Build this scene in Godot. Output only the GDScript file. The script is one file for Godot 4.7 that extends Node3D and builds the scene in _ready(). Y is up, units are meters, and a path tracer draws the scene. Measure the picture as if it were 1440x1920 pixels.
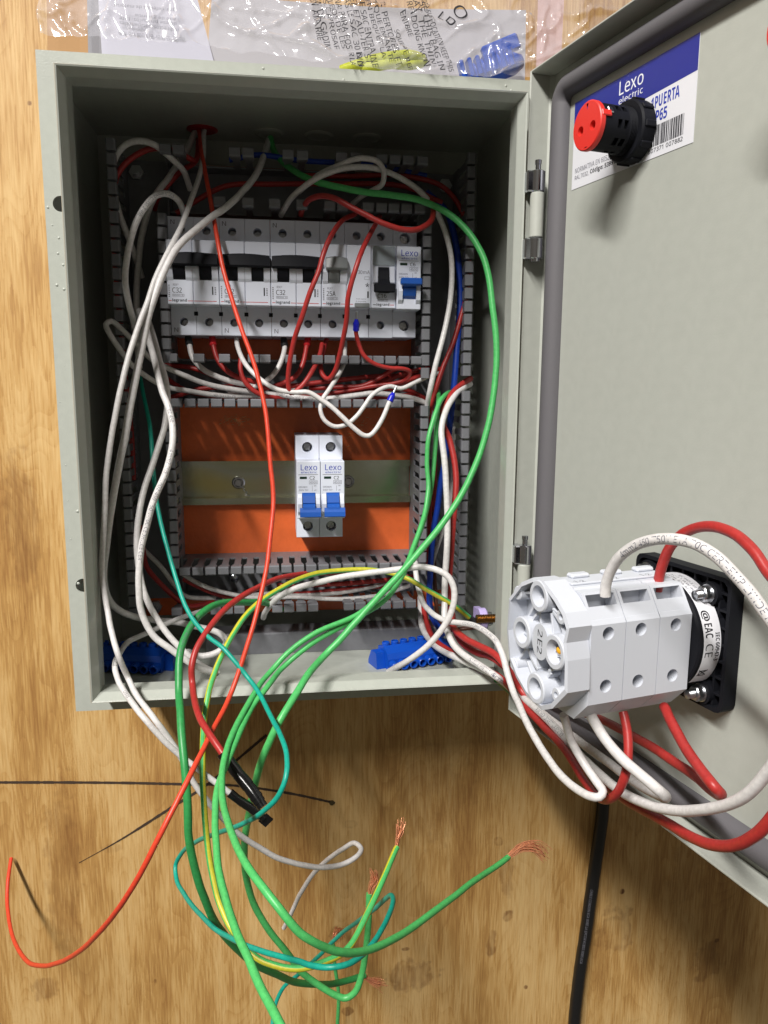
extends Node3D
# An open wall-mounted control cabinet on plywood. Lengths in the code are millimetres; meshes are stored in metres.
# x runs along the wall from the cabinet's edge, y up from its underside, z out of the wall.

const MM := 0.001
const EYE := Vector3(133.394, 211.531, 648.859)
const FOCAL := 1441.46
const PLATE := 22.0        # front of the mounting plate
const DUCT_FRONT := 82.0
var eye_basis := Basis(Vector3(0.99056, 0.006352, 0.136915), Vector3(0.015913, 0.98684, -0.160915), Vector3(-0.136136, 0.161575, 0.977426)).orthonormalized()
# the door: hinged at its u = 0 edge, u across it, w out of its inner face
const DOOR_O := Vector3(300.5, 0.0, 171.2)
const DOOR_U := Vector3(0.230368, 0.0, 0.973104)
const DOOR_W := Vector3(-0.973104, 0.0, 0.230368)
var M := {}
var used := {}
var fonts := {}
var glyphs := {}

# ---------------------------------------------------------------- shapes
class Surf:
	var v := PackedVector3Array()
	var n := PackedVector3Array()
	var t := PackedVector2Array()

class B:
	var s := {}
	func at(m) -> Surf:
		if not s.has(m):
			s[m] = Surf.new()
		return s[m]
	func tri(m, a: Vector3, b: Vector3, c: Vector3, na: Vector3, nb: Vector3, nc: Vector3, ta := Vector2.ZERO, tb := Vector2.ZERO, tc := Vector2.ZERO) -> void:
		var f: Surf = at(m)
		if (b - a).cross(c - a).dot(na + nb + nc) > 0.0:
			f.v.append(a); f.v.append(c); f.v.append(b)
			f.n.append(na); f.n.append(nc); f.n.append(nb)
			f.t.append(ta); f.t.append(tc); f.t.append(tb)
		else:
			f.v.append(a); f.v.append(b); f.v.append(c)
			f.n.append(na); f.n.append(nb); f.n.append(nc)
			f.t.append(ta); f.t.append(tb); f.t.append(tc)
	func face(m, p: Array, hint: Vector3, uv := []) -> void:
		var n := Vector3.ZERO
		for i in p.size():
			n += (p[i] as Vector3).cross(p[(i + 1) % p.size()])
		n = n.normalized()
		if n.dot(hint) < 0.0:
			n = -n
		for i in range(1, p.size() - 1):
			if uv.is_empty():
				tri(m, p[0], p[i], p[i + 1], n, n, n)
			else:
				tri(m, p[0], p[i], p[i + 1], n, n, n, uv[0], uv[i], uv[i + 1])
	func box(m, lo: Vector3, hi: Vector3, bev := 0.4, x := Transform3D()) -> void:
		var c := (lo + hi) / 2.0
		var h := (hi - lo) / 2.0
		bev = minf(bev, minf(h.x, minf(h.y, h.z)) * 0.9)
		for k in 3:
			var e := Vector3.ZERO
			e[k] = 1.0
			var i := (k + 1) % 3
			var j := (k + 2) % 3
			for sg in [-1.0, 1.0]:
				var q := []
				for w in [[-1, -1], [1, -1], [1, 1], [-1, 1]]:
					var p := c
					p[k] += sg * h[k]
					p[i] += w[0] * (h[i] - bev)
					p[j] += w[1] * (h[j] - bev)
					q.append(x * p)
				face(m, q, x.basis * (e * sg))
			# chamfers along axis k
			if bev > 0.0:
				for w in [[-1, -1], [1, -1], [1, 1], [-1, 1]]:
					var q2 := []
					for sg in [-1.0, 1.0]:
						var a := c
						a[k] += sg * (h[k] - bev)
						a[i] += w[0] * h[i]
						a[j] += w[1] * (h[j] - bev)
						var b2 := c
						b2[k] += sg * (h[k] - bev)
						b2[i] += w[0] * (h[i] - bev)
						b2[j] += w[1] * h[j]
						q2.append_array([x * a, x * b2] if sg < 0.0 else [x * b2, x * a])
					var d := Vector3.ZERO
					d[i] = w[0]
					d[j] = w[1]
					face(m, q2, x.basis * d)
		if bev > 0.0:
			for sx in [-1.0, 1.0]:
				for sy in [-1.0, 1.0]:
					for sz in [-1.0, 1.0]:
						var q3 := []
						for k in 3:
							var p := c + Vector3(sx * (h.x - bev), sy * (h.y - bev), sz * (h.z - bev))
							p[k] = c[k] + [sx, sy, sz][k] * h[k]
							q3.append(x * p)
						face(m, q3, x.basis * Vector3(sx, sy, sz))
	func prism(m, poly: PackedVector2Array, z0: float, z1: float, x := Transform3D(), caps := 3) -> void:
		var c := Vector2.ZERO
		var area := 0.0
		for i in poly.size():
			c += poly[i] / poly.size()
			area += poly[i].cross(poly[(i + 1) % poly.size()])
		for i in poly.size():
			var a := poly[i]
			var b2 := poly[(i + 1) % poly.size()]
			var d := (b2 - a)
			var out := Vector2(d.y, -d.x) * signf(area)
			face(m, [x * Vector3(a.x, a.y, z0), x * Vector3(b2.x, b2.y, z0), x * Vector3(b2.x, b2.y, z1), x * Vector3(a.x, a.y, z1)], x.basis * Vector3(out.x, out.y, 0))
		var ids := Geometry2D.triangulate_polygon(poly)
		for k in range(0, ids.size(), 3):
			for cap in 2:
				if caps & (1 << cap):
					var z := z1 if cap else z0
					var q := []
					for j in 3:
						q.append(x * Vector3(poly[ids[k + j]].x, poly[ids[k + j]].y, z))
					face(m, q, x.basis * Vector3(0, 0, 1 if cap else -1))
	# a flat rectangle in local xy at height z with a round hole, the hole's wall and its floor
	func holed(m, x: Transform3D, r: Rect2, c: Vector2, rad: float, z: float, depth: float, inner, floor_m, seg := 16, flare := 1.0) -> void:
		var n := x.basis * Vector3(0, 0, 1)
		n = n.normalized()
		for i in seg:
			var a0 := TAU * i / seg
			var a1 := TAU * (i + 1) / seg
			var d0 := Vector2(cos(a0), sin(a0))
			var d1 := Vector2(cos(a1), sin(a1))
			var e0 := edge(r, c, d0)
			var e1 := edge(r, c, d1)
			var p := [x * v3(c + d0 * rad, z), x * v3(e0, z)]
			# a corner of the rectangle may lie between the two rays
			for cn in [r.position, r.position + Vector2(r.size.x, 0), r.end, r.position + Vector2(0, r.size.y)]:
				var ang := fposmod((cn - c).angle(), TAU)
				if ang > a0 + 1e-5 and ang < a1 - 1e-5:
					p.append(x * v3(cn, z))
			p.append_array([x * v3(e1, z), x * v3(c + d1 * rad, z)])
			face(m, p, n)
			if depth > 0.0:
				face(inner, [x * v3(c + d0 * rad, z), x * v3(c + d1 * rad, z), x * v3(c + d1 * rad * flare, z - depth), x * v3(c + d0 * rad * flare, z - depth)], x.basis * Vector3(-d0.x - d1.x, -d0.y - d1.y, 0))
				if floor_m:
					face(floor_m, [x * v3(c, z - depth), x * v3(c + d0 * rad * flare, z - depth), x * v3(c + d1 * rad * flare, z - depth)], n)
	func v3(p: Vector2, z: float) -> Vector3:
		return Vector3(p.x, p.y, z)
	func edge(r: Rect2, c: Vector2, d: Vector2) -> Vector2:
		var t := 1e9
		if absf(d.x) > 1e-7:
			t = minf(t, ((r.end.x if d.x > 0 else r.position.x) - c.x) / d.x)
		if absf(d.y) > 1e-7:
			t = minf(t, ((r.end.y if d.y > 0 else r.position.y) - c.y) / d.y)
		return c + d * t
	# profile of (radius, height) turned about local z
	func lathe(m, prof: Array, x := Transform3D(), seg := 24, a_from := 0.0, a_to := TAU, smooth := false) -> void:
		for k in prof.size() - 1:
			var p: Vector2 = prof[k]
			var q: Vector2 = prof[k + 1]
			var d := q - p
			var nn := Vector2(d.y, -d.x).normalized()
			var np := nn
			var nq := nn
			if smooth:
				if k > 0:
					var d0: Vector2 = prof[k] - prof[k - 1]
					np = (nn + Vector2(d0.y, -d0.x).normalized()).normalized()
				if k < prof.size() - 2:
					var d2: Vector2 = prof[k + 2] - prof[k + 1]
					nq = (nn + Vector2(d2.y, -d2.x).normalized()).normalized()
			for i in seg:
				var a0 := lerpf(a_from, a_to, float(i) / seg)
				var a1 := lerpf(a_from, a_to, float(i + 1) / seg)
				var u0 := Vector2(cos(a0), sin(a0))
				var u1 := Vector2(cos(a1), sin(a1))
				var A := x * Vector3(u0.x * p.x, u0.y * p.x, p.y)
				var Bq := x * Vector3(u1.x * p.x, u1.y * p.x, p.y)
				var C := x * Vector3(u1.x * q.x, u1.y * q.x, q.y)
				var D := x * Vector3(u0.x * q.x, u0.y * q.x, q.y)
				var n0p := x.basis * Vector3(u0.x * np.x, u0.y * np.x, np.y)
				var n1p := x.basis * Vector3(u1.x * np.x, u1.y * np.x, np.y)
				var n0q := x.basis * Vector3(u0.x * nq.x, u0.y * nq.x, nq.y)
				var n1q := x.basis * Vector3(u1.x * nq.x, u1.y * nq.x, nq.y)
				if p.x > 1e-6:
					tri(m, A, Bq, C, n0p, n1p, n1q)
				if q.x > 1e-6:
					tri(m, A, C, D, n0p, n1q, n0q)
	# a closed loop of points with in-plane normals, and an open profile of (along normal, along up)
	func frame(m, corners: Array, prof: Array, up: Vector3) -> void:
		# corners: the loop at inset 0; insets grow along the mitre directions stored beside them
		for i in corners.size():
			var a: Array = corners[i]
			var b2: Array = corners[(i + 1) % corners.size()]
			for k in prof.size() - 1:
				var p: Vector2 = prof[k]
				var q: Vector2 = prof[k + 1]
				var pa: Vector3 = a[0] + a[1] * p.x + up * p.y
				var pb: Vector3 = b2[0] + b2[1] * p.x + up * p.y
				var qb: Vector3 = b2[0] + b2[1] * q.x + up * q.y
				var qa: Vector3 = a[0] + a[1] * q.x + up * q.y
				var d := q - p
				var inward: Vector3 = ((a[1] + b2[1]) as Vector3).normalized()
				face(m, [pa, pb, qb, qa], inward * -d.y + up * d.x)
	func tube(m, p: PackedVector3Array, r: float, seg := 12, ends := true, wob := 0.0) -> void:
		var f: Surf = at(m)
		var count := p.size()
		var t0 := (p[1] - p[0]).normalized()
		var e := t0.cross(Vector3(0.31, 0.2, 0.93)).normalized()
		var rings := []
		var along := 0.0
		for i in count:
			var t := (p[mini(i + 1, count - 1)] - p[maxi(i - 1, 0)]).normalized()
			e = (e - t * e.dot(t)).normalized()
			var g := t.cross(e)
			if i > 0:
				along += p[i].distance_to(p[i - 1])
			var rr := r * (1.0 + wob * sin(along * 0.35 + r * 7.0))
			var ring := []
			for k in seg + 1:
				var a := TAU * k / seg
				var d := e * cos(a) + g * sin(a)
				ring.append([p[i] + d * rr, d, Vector2(float(k) / seg, along * 0.02)])
			rings.append(ring)
		for i in count - 1:
			for k in seg:
				var a: Array = rings[i][k]
				var b2: Array = rings[i][k + 1]
				var c: Array = rings[i + 1][k + 1]
				var d: Array = rings[i + 1][k]
				f.v.append(a[0]); f.v.append(c[0]); f.v.append(b2[0])
				f.n.append(a[1]); f.n.append(c[1]); f.n.append(b2[1])
				f.t.append(a[2]); f.t.append(c[2]); f.t.append(b2[2])
				f.v.append(a[0]); f.v.append(d[0]); f.v.append(c[0])
				f.n.append(a[1]); f.n.append(d[1]); f.n.append(c[1])
				f.t.append(a[2]); f.t.append(d[2]); f.t.append(c[2])
		if ends:
			for side in 2:
				var ring: Array = rings[0] if side == 0 else rings[count - 1]
				var o := p[0] if side == 0 else p[count - 1]
				var n := (p[0] - p[1]).normalized() if side == 0 else (p[count - 1] - p[count - 2]).normalized()
				for k in seg:
					tri(m, o, ring[k][0], ring[k + 1][0], n, n, n)
	# a screw head with a real cross recess: a lower disc and four raised quarters
	func cross_head(m, x: Transform3D, r: float, h0: float, h1: float, gap: float) -> void:
		lathe(m, [Vector2(r, 0), Vector2(r, h0), Vector2(0, h0)], x, 18)
		for k in 4:
			var q := PackedVector2Array([Vector2(gap, gap)])
			var a0 := asin(gap / r)
			for i in 5:
				var a := lerpf(a0, PI / 2 - a0, i / 4.0)
				q.append(Vector2(cos(a), sin(a)) * r)
			prism(m, q, h0, h1, x * Transform3D(Basis(Vector3(0, 0, 1), PI / 2 * k), Vector3.ZERO), 2)
		# the rim that closes the arms of the cross
		lathe(m, [Vector2(r, h0), Vector2(r, h1), Vector2(r * 0.78, h1), Vector2(r * 0.78, h0)], x, 18)
	func mesh(origin := Vector3.ZERO) -> ArrayMesh:
		var am := ArrayMesh.new()
		for m in s:
			var f: Surf = s[m]
			if f.v.is_empty():
				continue
			var arr := []
			arr.resize(Mesh.ARRAY_MAX)
			var vv := PackedVector3Array()
			vv.resize(f.v.size())
			for i in f.v.size():
				vv[i] = (f.v[i] - origin) * 0.001
			var nn := PackedVector3Array()
			nn.resize(f.n.size())
			for i in f.n.size():
				nn[i] = f.n[i].normalized()
			arr[Mesh.ARRAY_VERTEX] = vv
			arr[Mesh.ARRAY_NORMAL] = nn
			arr[Mesh.ARRAY_TEX_UV] = f.t
			am.add_surface_from_arrays(Mesh.PRIMITIVE_TRIANGLES, arr)
			am.surface_set_material(am.get_surface_count() - 1, m)
		return am

# ---------------------------------------------------------------- nodes
func numbered(called: String) -> String:
	used[called] = used.get(called, -1) + 1
	return called if used[called] == 0 else "%s_%03d" % [called, used[called]]

func tag(o: Node3D, label: String, category: String, group := "", kind := "") -> Node3D:
	if label: o.set_meta("label", label)
	if category: o.set_meta("category", category)
	if group: o.set_meta("group", group)
	if kind: o.set_meta("kind", kind)
	return o

func thing(called: String, label: String, category: String, base := Vector3.ZERO, group := "") -> Node3D:
	var o := Node3D.new()
	o.name = numbered(called)
	add_child(o)
	o.position = base * MM
	tag(o, label, category, group)
	return o

# a mesh part; its shape is given in the same millimetres as the base of the thing
func part(b: B, called: String, parent: Node3D, origin := Vector3.ZERO) -> MeshInstance3D:
	var o := MeshInstance3D.new()
	o.name = called
	o.mesh = b.mesh(origin)
	o.cast_shadow = GeometryInstance3D.SHADOW_CASTING_SETTING_ON
	parent.add_child(o, true)
	return o

func place(mesh: Mesh, called: String, parent: Node3D, x: Transform3D) -> MeshInstance3D:
	var o := MeshInstance3D.new()
	o.name = called
	o.mesh = mesh
	o.transform = Transform3D(x.basis, x.origin * MM)
	parent.add_child(o, true)
	return o

# ---------------------------------------------------------------- from the photograph's pixels (1440 x 1920) to places
func ray(u: float, v: float) -> Vector3:
	return eye_basis * Vector3((u - 720.0) / FOCAL, (960.0 - v) / FOCAL, -1.0)

func on_z(u: float, v: float, z: float) -> Vector3:
	var d := ray(u, v)
	return EYE + d * ((z - EYE.z) / d.z)

func on_door(u: float, v: float, w: float) -> Vector3:
	var d := ray(u, v)
	return EYE + d * ((DOOR_O + DOOR_W * w - EYE).dot(DOOR_W) / d.dot(DOOR_W))

func door_at(u: float, y: float, w: float) -> Vector3:
	return DOOR_O + DOOR_U * u + DOOR_W * w + Vector3(0, y, 0)

# [u, v, z]: z above 900 means 1000 + the distance from the door's inner face, above 1900 2000 + the distance from the eye (from the wire's known girth)
func spots(list: Array) -> PackedVector3Array:
	var out := PackedVector3Array()
	for p in list:
		if p[2] > 1900:
			out.append(EYE + ray(p[0], p[1]) * (p[2] - 2000.0))
		else:
			out.append(on_z(p[0], p[1], p[2]) if p[2] < 900 else on_door(p[0], p[1], p[2] - 1000.0))
	return out

func curve(p: PackedVector3Array, step := 3.0) -> PackedVector3Array:
	var out := PackedVector3Array()
	for i in p.size() - 1:
		var a := p[maxi(i - 1, 0)]
		var b := p[i]
		var c := p[i + 1]
		var d := p[mini(i + 2, p.size() - 1)]
		if i == 0: a = b * 2.0 - c
		if i == p.size() - 2: d = c * 2.0 - b
		# centripetal Catmull-Rom
		var t1 := pow(maxf(a.distance_to(b), 0.01), 0.5)
		var t2 := t1 + pow(maxf(b.distance_to(c), 0.01), 0.5)
		var t3 := t2 + pow(maxf(c.distance_to(d), 0.01), 0.5)
		var n := maxi(2, int(ceil(b.distance_to(c) / step)))
		for k in n:
			var t := lerpf(t1, t2, float(k) / n)
			var a1 := a * ((t1 - t) / t1) + b * (t / t1)
			var a2 := b * ((t2 - t) / (t2 - t1)) + c * ((t - t1) / (t2 - t1))
			var a3 := c * ((t3 - t) / (t3 - t2)) + d * ((t - t2) / (t3 - t2))
			var b1 := a1 * ((t2 - t) / t2) + a2 * (t / t2)
			var b2 := a2 * ((t3 - t) / (t3 - t1)) + a3 * ((t - t1) / (t3 - t1))
			out.append(b1 * ((t2 - t) / (t2 - t1)) + b2 * ((t - t1) / (t2 - t1)))
	out.append(p[p.size() - 1])
	return out

# ---------------------------------------------------------------- lettering
func letters(s: String, size: float, bold := false) -> Array:
	var key := "%s|%d" % [s, int(bold)]
	if not fonts.has(bold):
		var f := SystemFont.new()
		f.font_names = PackedStringArray(["Droid Sans"])
		f.font_weight = 700 if bold else 400
		fonts[bold] = f
	if not glyphs.has(key):
		var t := TextMesh.new()
		t.font = fonts[bold]
		t.font_size = 28
		t.pixel_size = 1.0 / 28.0
		t.depth = 0.0
		t.curve_step = 2.0
		t.horizontal_alignment = HORIZONTAL_ALIGNMENT_LEFT
		t.text = s
		var arr := t.get_mesh_arrays()
		var v: PackedVector3Array = arr[Mesh.ARRAY_VERTEX]
		var ids: PackedInt32Array = arr[Mesh.ARRAY_INDEX]
		var lo := Vector2(1e9, 1e9)
		var hi := -lo
		for p in v:
			lo = lo.min(Vector2(p.x, p.y))
			hi = hi.max(Vector2(p.x, p.y))
		var flat := PackedVector2Array()
		for i in ids:
			flat.append(Vector2(v[i].x - lo.x, v[i].y - lo.y))
		glyphs[key] = [flat, hi - lo]
	return glyphs[key]

# text whose capitals fill a box of the given height (and width, if not zero) with its lower corner at the local origin of x
func write(b: B, m, s: String, x: Transform3D, h: float, w := 0.0, bold := false) -> void:
	var g: Array = letters(s, 1.0, bold)
	var flat: PackedVector2Array = g[0]
	var sy: float = h / g[1].y
	var sx: float = sy if w == 0.0 else w / g[1].x
	var n := (x.basis * Vector3(0, 0, 1)).normalized()
	for i in range(0, flat.size(), 3):
		var q := []
		for j in 3:
			q.append(x * Vector3(flat[i + j].x * sx, flat[i + j].y * sy, 0))
		b.tri(m, q[0], q[1], q[2], n, n, n)

# a local frame at o whose x and y run along ex and ey
func plane(o: Vector3, ex := Vector3.RIGHT, ey := Vector3.UP) -> Transform3D:
	return Transform3D(Basis(ex, ey, ex.cross(ey)), o)

# print along a wire, turned towards where it can be read
func write_on(b: B, m, s: String, path: PackedVector3Array, r: float, from: float, h: float, flip := false) -> void:
	var g: Array = letters(s, 1.0, false)
	var flat: PackedVector2Array = g[0]
	var sc: float = h / g[1].y
	var lens := PackedFloat32Array([0.0])
	for i in range(1, path.size()):
		lens.append(lens[i - 1] + path[i].distance_to(path[i - 1]))
	var total: float = g[1].x * sc
	if from < 0.0: from += lens[lens.size() - 1] - total
	for i in range(0, flat.size(), 3):
		var q := []
		var nn := []
		for j in 3:
			var xx: float = flat[i + j].x * sc
			var yy: float = (flat[i + j].y - g[1].y / 2.0) * sc
			var l := from + (total - xx if flip else xx)
			if flip: yy = -yy
			var k := clampi(lens.bsearch(l) - 1, 0, path.size() - 2)
			var f: float = (l - lens[k]) / maxf(lens[k + 1] - lens[k], 1e-4)
			var p := path[k].lerp(path[k + 1], f)
			var t := (path[mini(k + 2, path.size() - 1)] - path[maxi(k - 1, 0)]).normalized()
			var e := EYE - p
			e = (e - t * e.dot(t)).normalized()
			var side := e.cross(t)
			var a := yy / r
			var d := e * cos(a) + side * sin(a)
			q.append(p + d * (r + 0.07))
			nn.append(d)
		b.tri(m, q[0], q[1], q[2], nn[0], nn[1], nn[2])

# ---------------------------------------------------------------- materials
func rgb8(r: int, g: int, b: int) -> Color:
	return Color(r / 255.0, g / 255.0, b / 255.0)

func noise_tex(freq: float, size: int, octaves: int, as_normal: bool, strength := 4.0, ramp: Gradient = null, noise_seed := 1) -> NoiseTexture2D:
	var n := FastNoiseLite.new()
	n.seed = noise_seed
	n.frequency = freq
	n.fractal_octaves = octaves
	var t := NoiseTexture2D.new()
	t.width = size
	t.height = size
	t.seamless = true
	t.noise = n
	t.as_normal_map = as_normal
	t.bump_strength = strength
	if ramp: t.color_ramp = ramp
	return t

func mat(called: String, c: Color, rough := 0.5, metal := 0.0) -> StandardMaterial3D:
	var m := StandardMaterial3D.new()
	m.resource_name = called
	m.albedo_color = c
	m.roughness = rough
	m.metallic = metal
	M[called] = m
	return m

func relief(m: StandardMaterial3D, t: Texture2D, amount: float, repeat_mm: float) -> void:
	m.normal_enabled = true
	m.normal_texture = t
	m.normal_scale = amount
	m.uv1_triplanar = true
	m.uv1_scale = Vector3.ONE * (1000.0 / repeat_mm)

func tint(m: StandardMaterial3D, lo: float, hi: float, freq := 0.02, noise_seed := 3) -> void:
	# uneven colour: the same hue a little lighter and darker in patches
	var g := Gradient.new()
	g.set_color(0, Color(lo, lo, lo))
	g.set_color(1, Color(hi, hi, hi))
	m.albedo_texture = noise_tex(freq, 256, 4, false, 4.0, g, noise_seed)

func materials() -> void:
	var peel := noise_tex(0.045, 512, 3, true, 6.0)
	var fine := noise_tex(0.12, 256, 2, true, 4.0, null, 5)
	var m := mat("paint", rgb8(177, 181, 173), 0.24)
	relief(m, peel, 0.09, 30.0)
	tint(m, 0.97, 1.0, 0.012)
	m = mat("door_paint", rgb8(180, 183, 175), 0.4)
	relief(m, peel, 0.09, 30.0)
	tint(m, 0.97, 1.0, 0.012, 8)
	m = mat("orange", rgb8(228, 108, 56), 0.24)
	relief(m, peel, 0.10, 90.0)
	tint(m, 0.93, 1.0, 0.02, 9)
	m = mat("duct", rgb8(116, 117, 122), 0.42)
	tint(m, 0.93, 1.0, 0.03, 4)
	m.uv1_triplanar = true
	m.uv1_scale = Vector3.ONE * 12.0
	m = mat("module", rgb8(214, 219, 232), 0.42)
	relief(m, fine, 0.08, 14.0)
	mat("grey_handle", rgb8(120, 124, 126), 0.4)
	m = mat("black_plastic", rgb8(25, 26, 31), 0.55)
	m.metallic_specular = 0.25
	relief(m, fine, 0.12, 10.0)
	mat("indicator", rgb8(22, 48, 36), 0.3)
	mat("grommet", rgb8(150, 26, 32), 0.5)
	m = mat("blue_toggle", rgb8(28, 84, 172), 0.35)
	m = mat("blue_plastic", rgb8(16, 78, 188), 0.3)
	mat("ink", rgb8(38, 38, 44), 0.7)
	mat("ink_soft", rgb8(112, 112, 122), 0.7)
	mat("ink_blue", rgb8(40, 60, 170), 0.6)
	mat("ink_red", rgb8(190, 36, 44), 0.6)
	mat("sticker_blue", rgb8(34, 44, 140), 0.38)
	mat("sticker_white", rgb8(226, 227, 233), 0.42)
	mat("sticker_letters", rgb8(236, 238, 245), 0.45)
	m = mat("chrome", rgb8(196, 198, 205), 0.14, 1.0)
	m = mat("zinc", rgb8(190, 192, 196), 0.3, 1.0)
	relief(m, fine, 0.2, 9.0)
	var g := Gradient.new()
	g.offsets = PackedFloat32Array([0.0, 0.35, 0.6, 1.0])
	g.colors = PackedColorArray([rgb8(206, 192, 120), rgb8(186, 188, 160), rgb8(196, 200, 186), rgb8(214, 196, 118)])
	m = mat("passivated", Color.WHITE, 0.2, 1.0)
	m.albedo_texture = noise_tex(0.006, 256, 2, false, 4.0, g, 14)
	m.uv1_triplanar = true
	m.uv1_scale = Vector3(4, 8, 4)
	mat("copper", rgb8(228, 156, 116), 0.26, 0.45)
	mat("brass", rgb8(150, 112, 62), 0.35, 1.0)
	mat("brass_dark", rgb8(110, 100, 78), 0.45, 1.0)
	m = mat("gasket", rgb8(96, 94, 98), 0.62)
	relief(m, noise_tex(0.2, 256, 2, true, 5.0, null, 6), 0.25, 18.0)
	m = mat("pilot_red", rgb8(222, 52, 44), 0.42)
	m = mat("switch_grey", rgb8(200, 204, 213), 0.42)
	relief(m, fine, 0.06, 12.0)
	mat("lilac", rgb8(186, 172, 222), 0.35)
	mat("yellow_paint", rgb8(232, 168, 34), 0.5)
	# cable sheaths
	for c in [["white_wire", 226, 223, 222], ["red_wire", 178, 50, 47], ["bright_red_wire", 226, 72, 46],
			["green_wire", 84, 192, 106], ["dark_green_wire", 54, 154, 82], ["teal_wire", 22, 168, 146], ["yellow_sheath", 206, 200, 56], ["blue_wire", 20, 66, 176], ["brown_wire", 96, 52, 34], ["black_cable", 26, 26, 27]]:
		m = mat(c[0], rgb8(c[1], c[2], c[3]), 0.4)
		relief(m, fine, 0.10, 16.0)
		tint(m, 0.86, 1.0, 0.02, 21)
	mat("tape", rgb8(17, 17, 18), 0.2)
	mat("ferrule_blue", rgb8(24, 32, 190), 0.3)
	mat("ferrule_red", rgb8(196, 34, 40), 0.4)
	mat("ferrule_black", rgb8(34, 34, 36), 0.4)
	m = mat("bag", Color(0.86, 0.86, 0.9, 0.2), 0.1)
	m.transparency = BaseMaterial3D.TRANSPARENCY_ALPHA
	m.cull_mode = BaseMaterial3D.CULL_DISABLED
	m.metallic_specular = 0.75
	m = mat("paper", rgb8(190, 190, 204), 0.75)
	mat("thin_paper", rgb8(176, 174, 180), 0.7)
	m = mat("cardboard", rgb8(178, 138, 92), 0.8)
	tint(m, 0.88, 1.0, 0.02, 31)
	mat("grey_card", rgb8(128, 128, 134), 0.7)
	mat("pink_card", rgb8(214, 178, 172), 0.7)
	mat("glue", rgb8(196, 148, 98), 0.6)
	mat("lime", rgb8(206, 214, 60), 0.45)
	mat("pencil", rgb8(62, 48, 38), 0.85)
	m = mat("lamp_glow", Color.WHITE, 0.5)
	m.emission_enabled = true
	m.emission = Color(1.0, 0.97, 0.92)
	m.emission_energy_multiplier = 3.0
	mat("lamp_metal", rgb8(220, 220, 218), 0.5)
	m = mat("window", Color(0.62, 0.66, 0.68, 0.45), 0.1)
	m.transparency = BaseMaterial3D.TRANSPARENCY_ALPHA

# ---------------------------------------------------------------- plywood
const WALL_X0 := -340.0
const WALL_Y0 := -800.0
const WALL_W := 1240.0
const WALL_H := 1480.0

func stretched(w: int, h: int, fx: float, fy: float, oct: int, noise_seed: int) -> PackedFloat32Array:
	# noise on a coarse grid, blown up: fx and fy are features per pixel of the full picture
	var cw := clampi(int(w * fx * 5.0), 8, w)
	var ch := clampi(int(h * fy * 5.0), 8, h)
	var n := FastNoiseLite.new()
	n.seed = noise_seed
	n.frequency = 1.0
	n.fractal_octaves = oct
	var d := PackedFloat32Array()
	d.resize(cw * ch)
	for y in ch:
		for x in cw:
			d[y * cw + x] = n.get_noise_2d(x * w * fx / cw, y * h * fy / ch)
	var im := Image.create_from_data(cw, ch, false, Image.FORMAT_RF, d.to_byte_array())
	im.resize(w, h, Image.INTERPOLATE_CUBIC)
	return im.get_data().to_float32_array()

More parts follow.
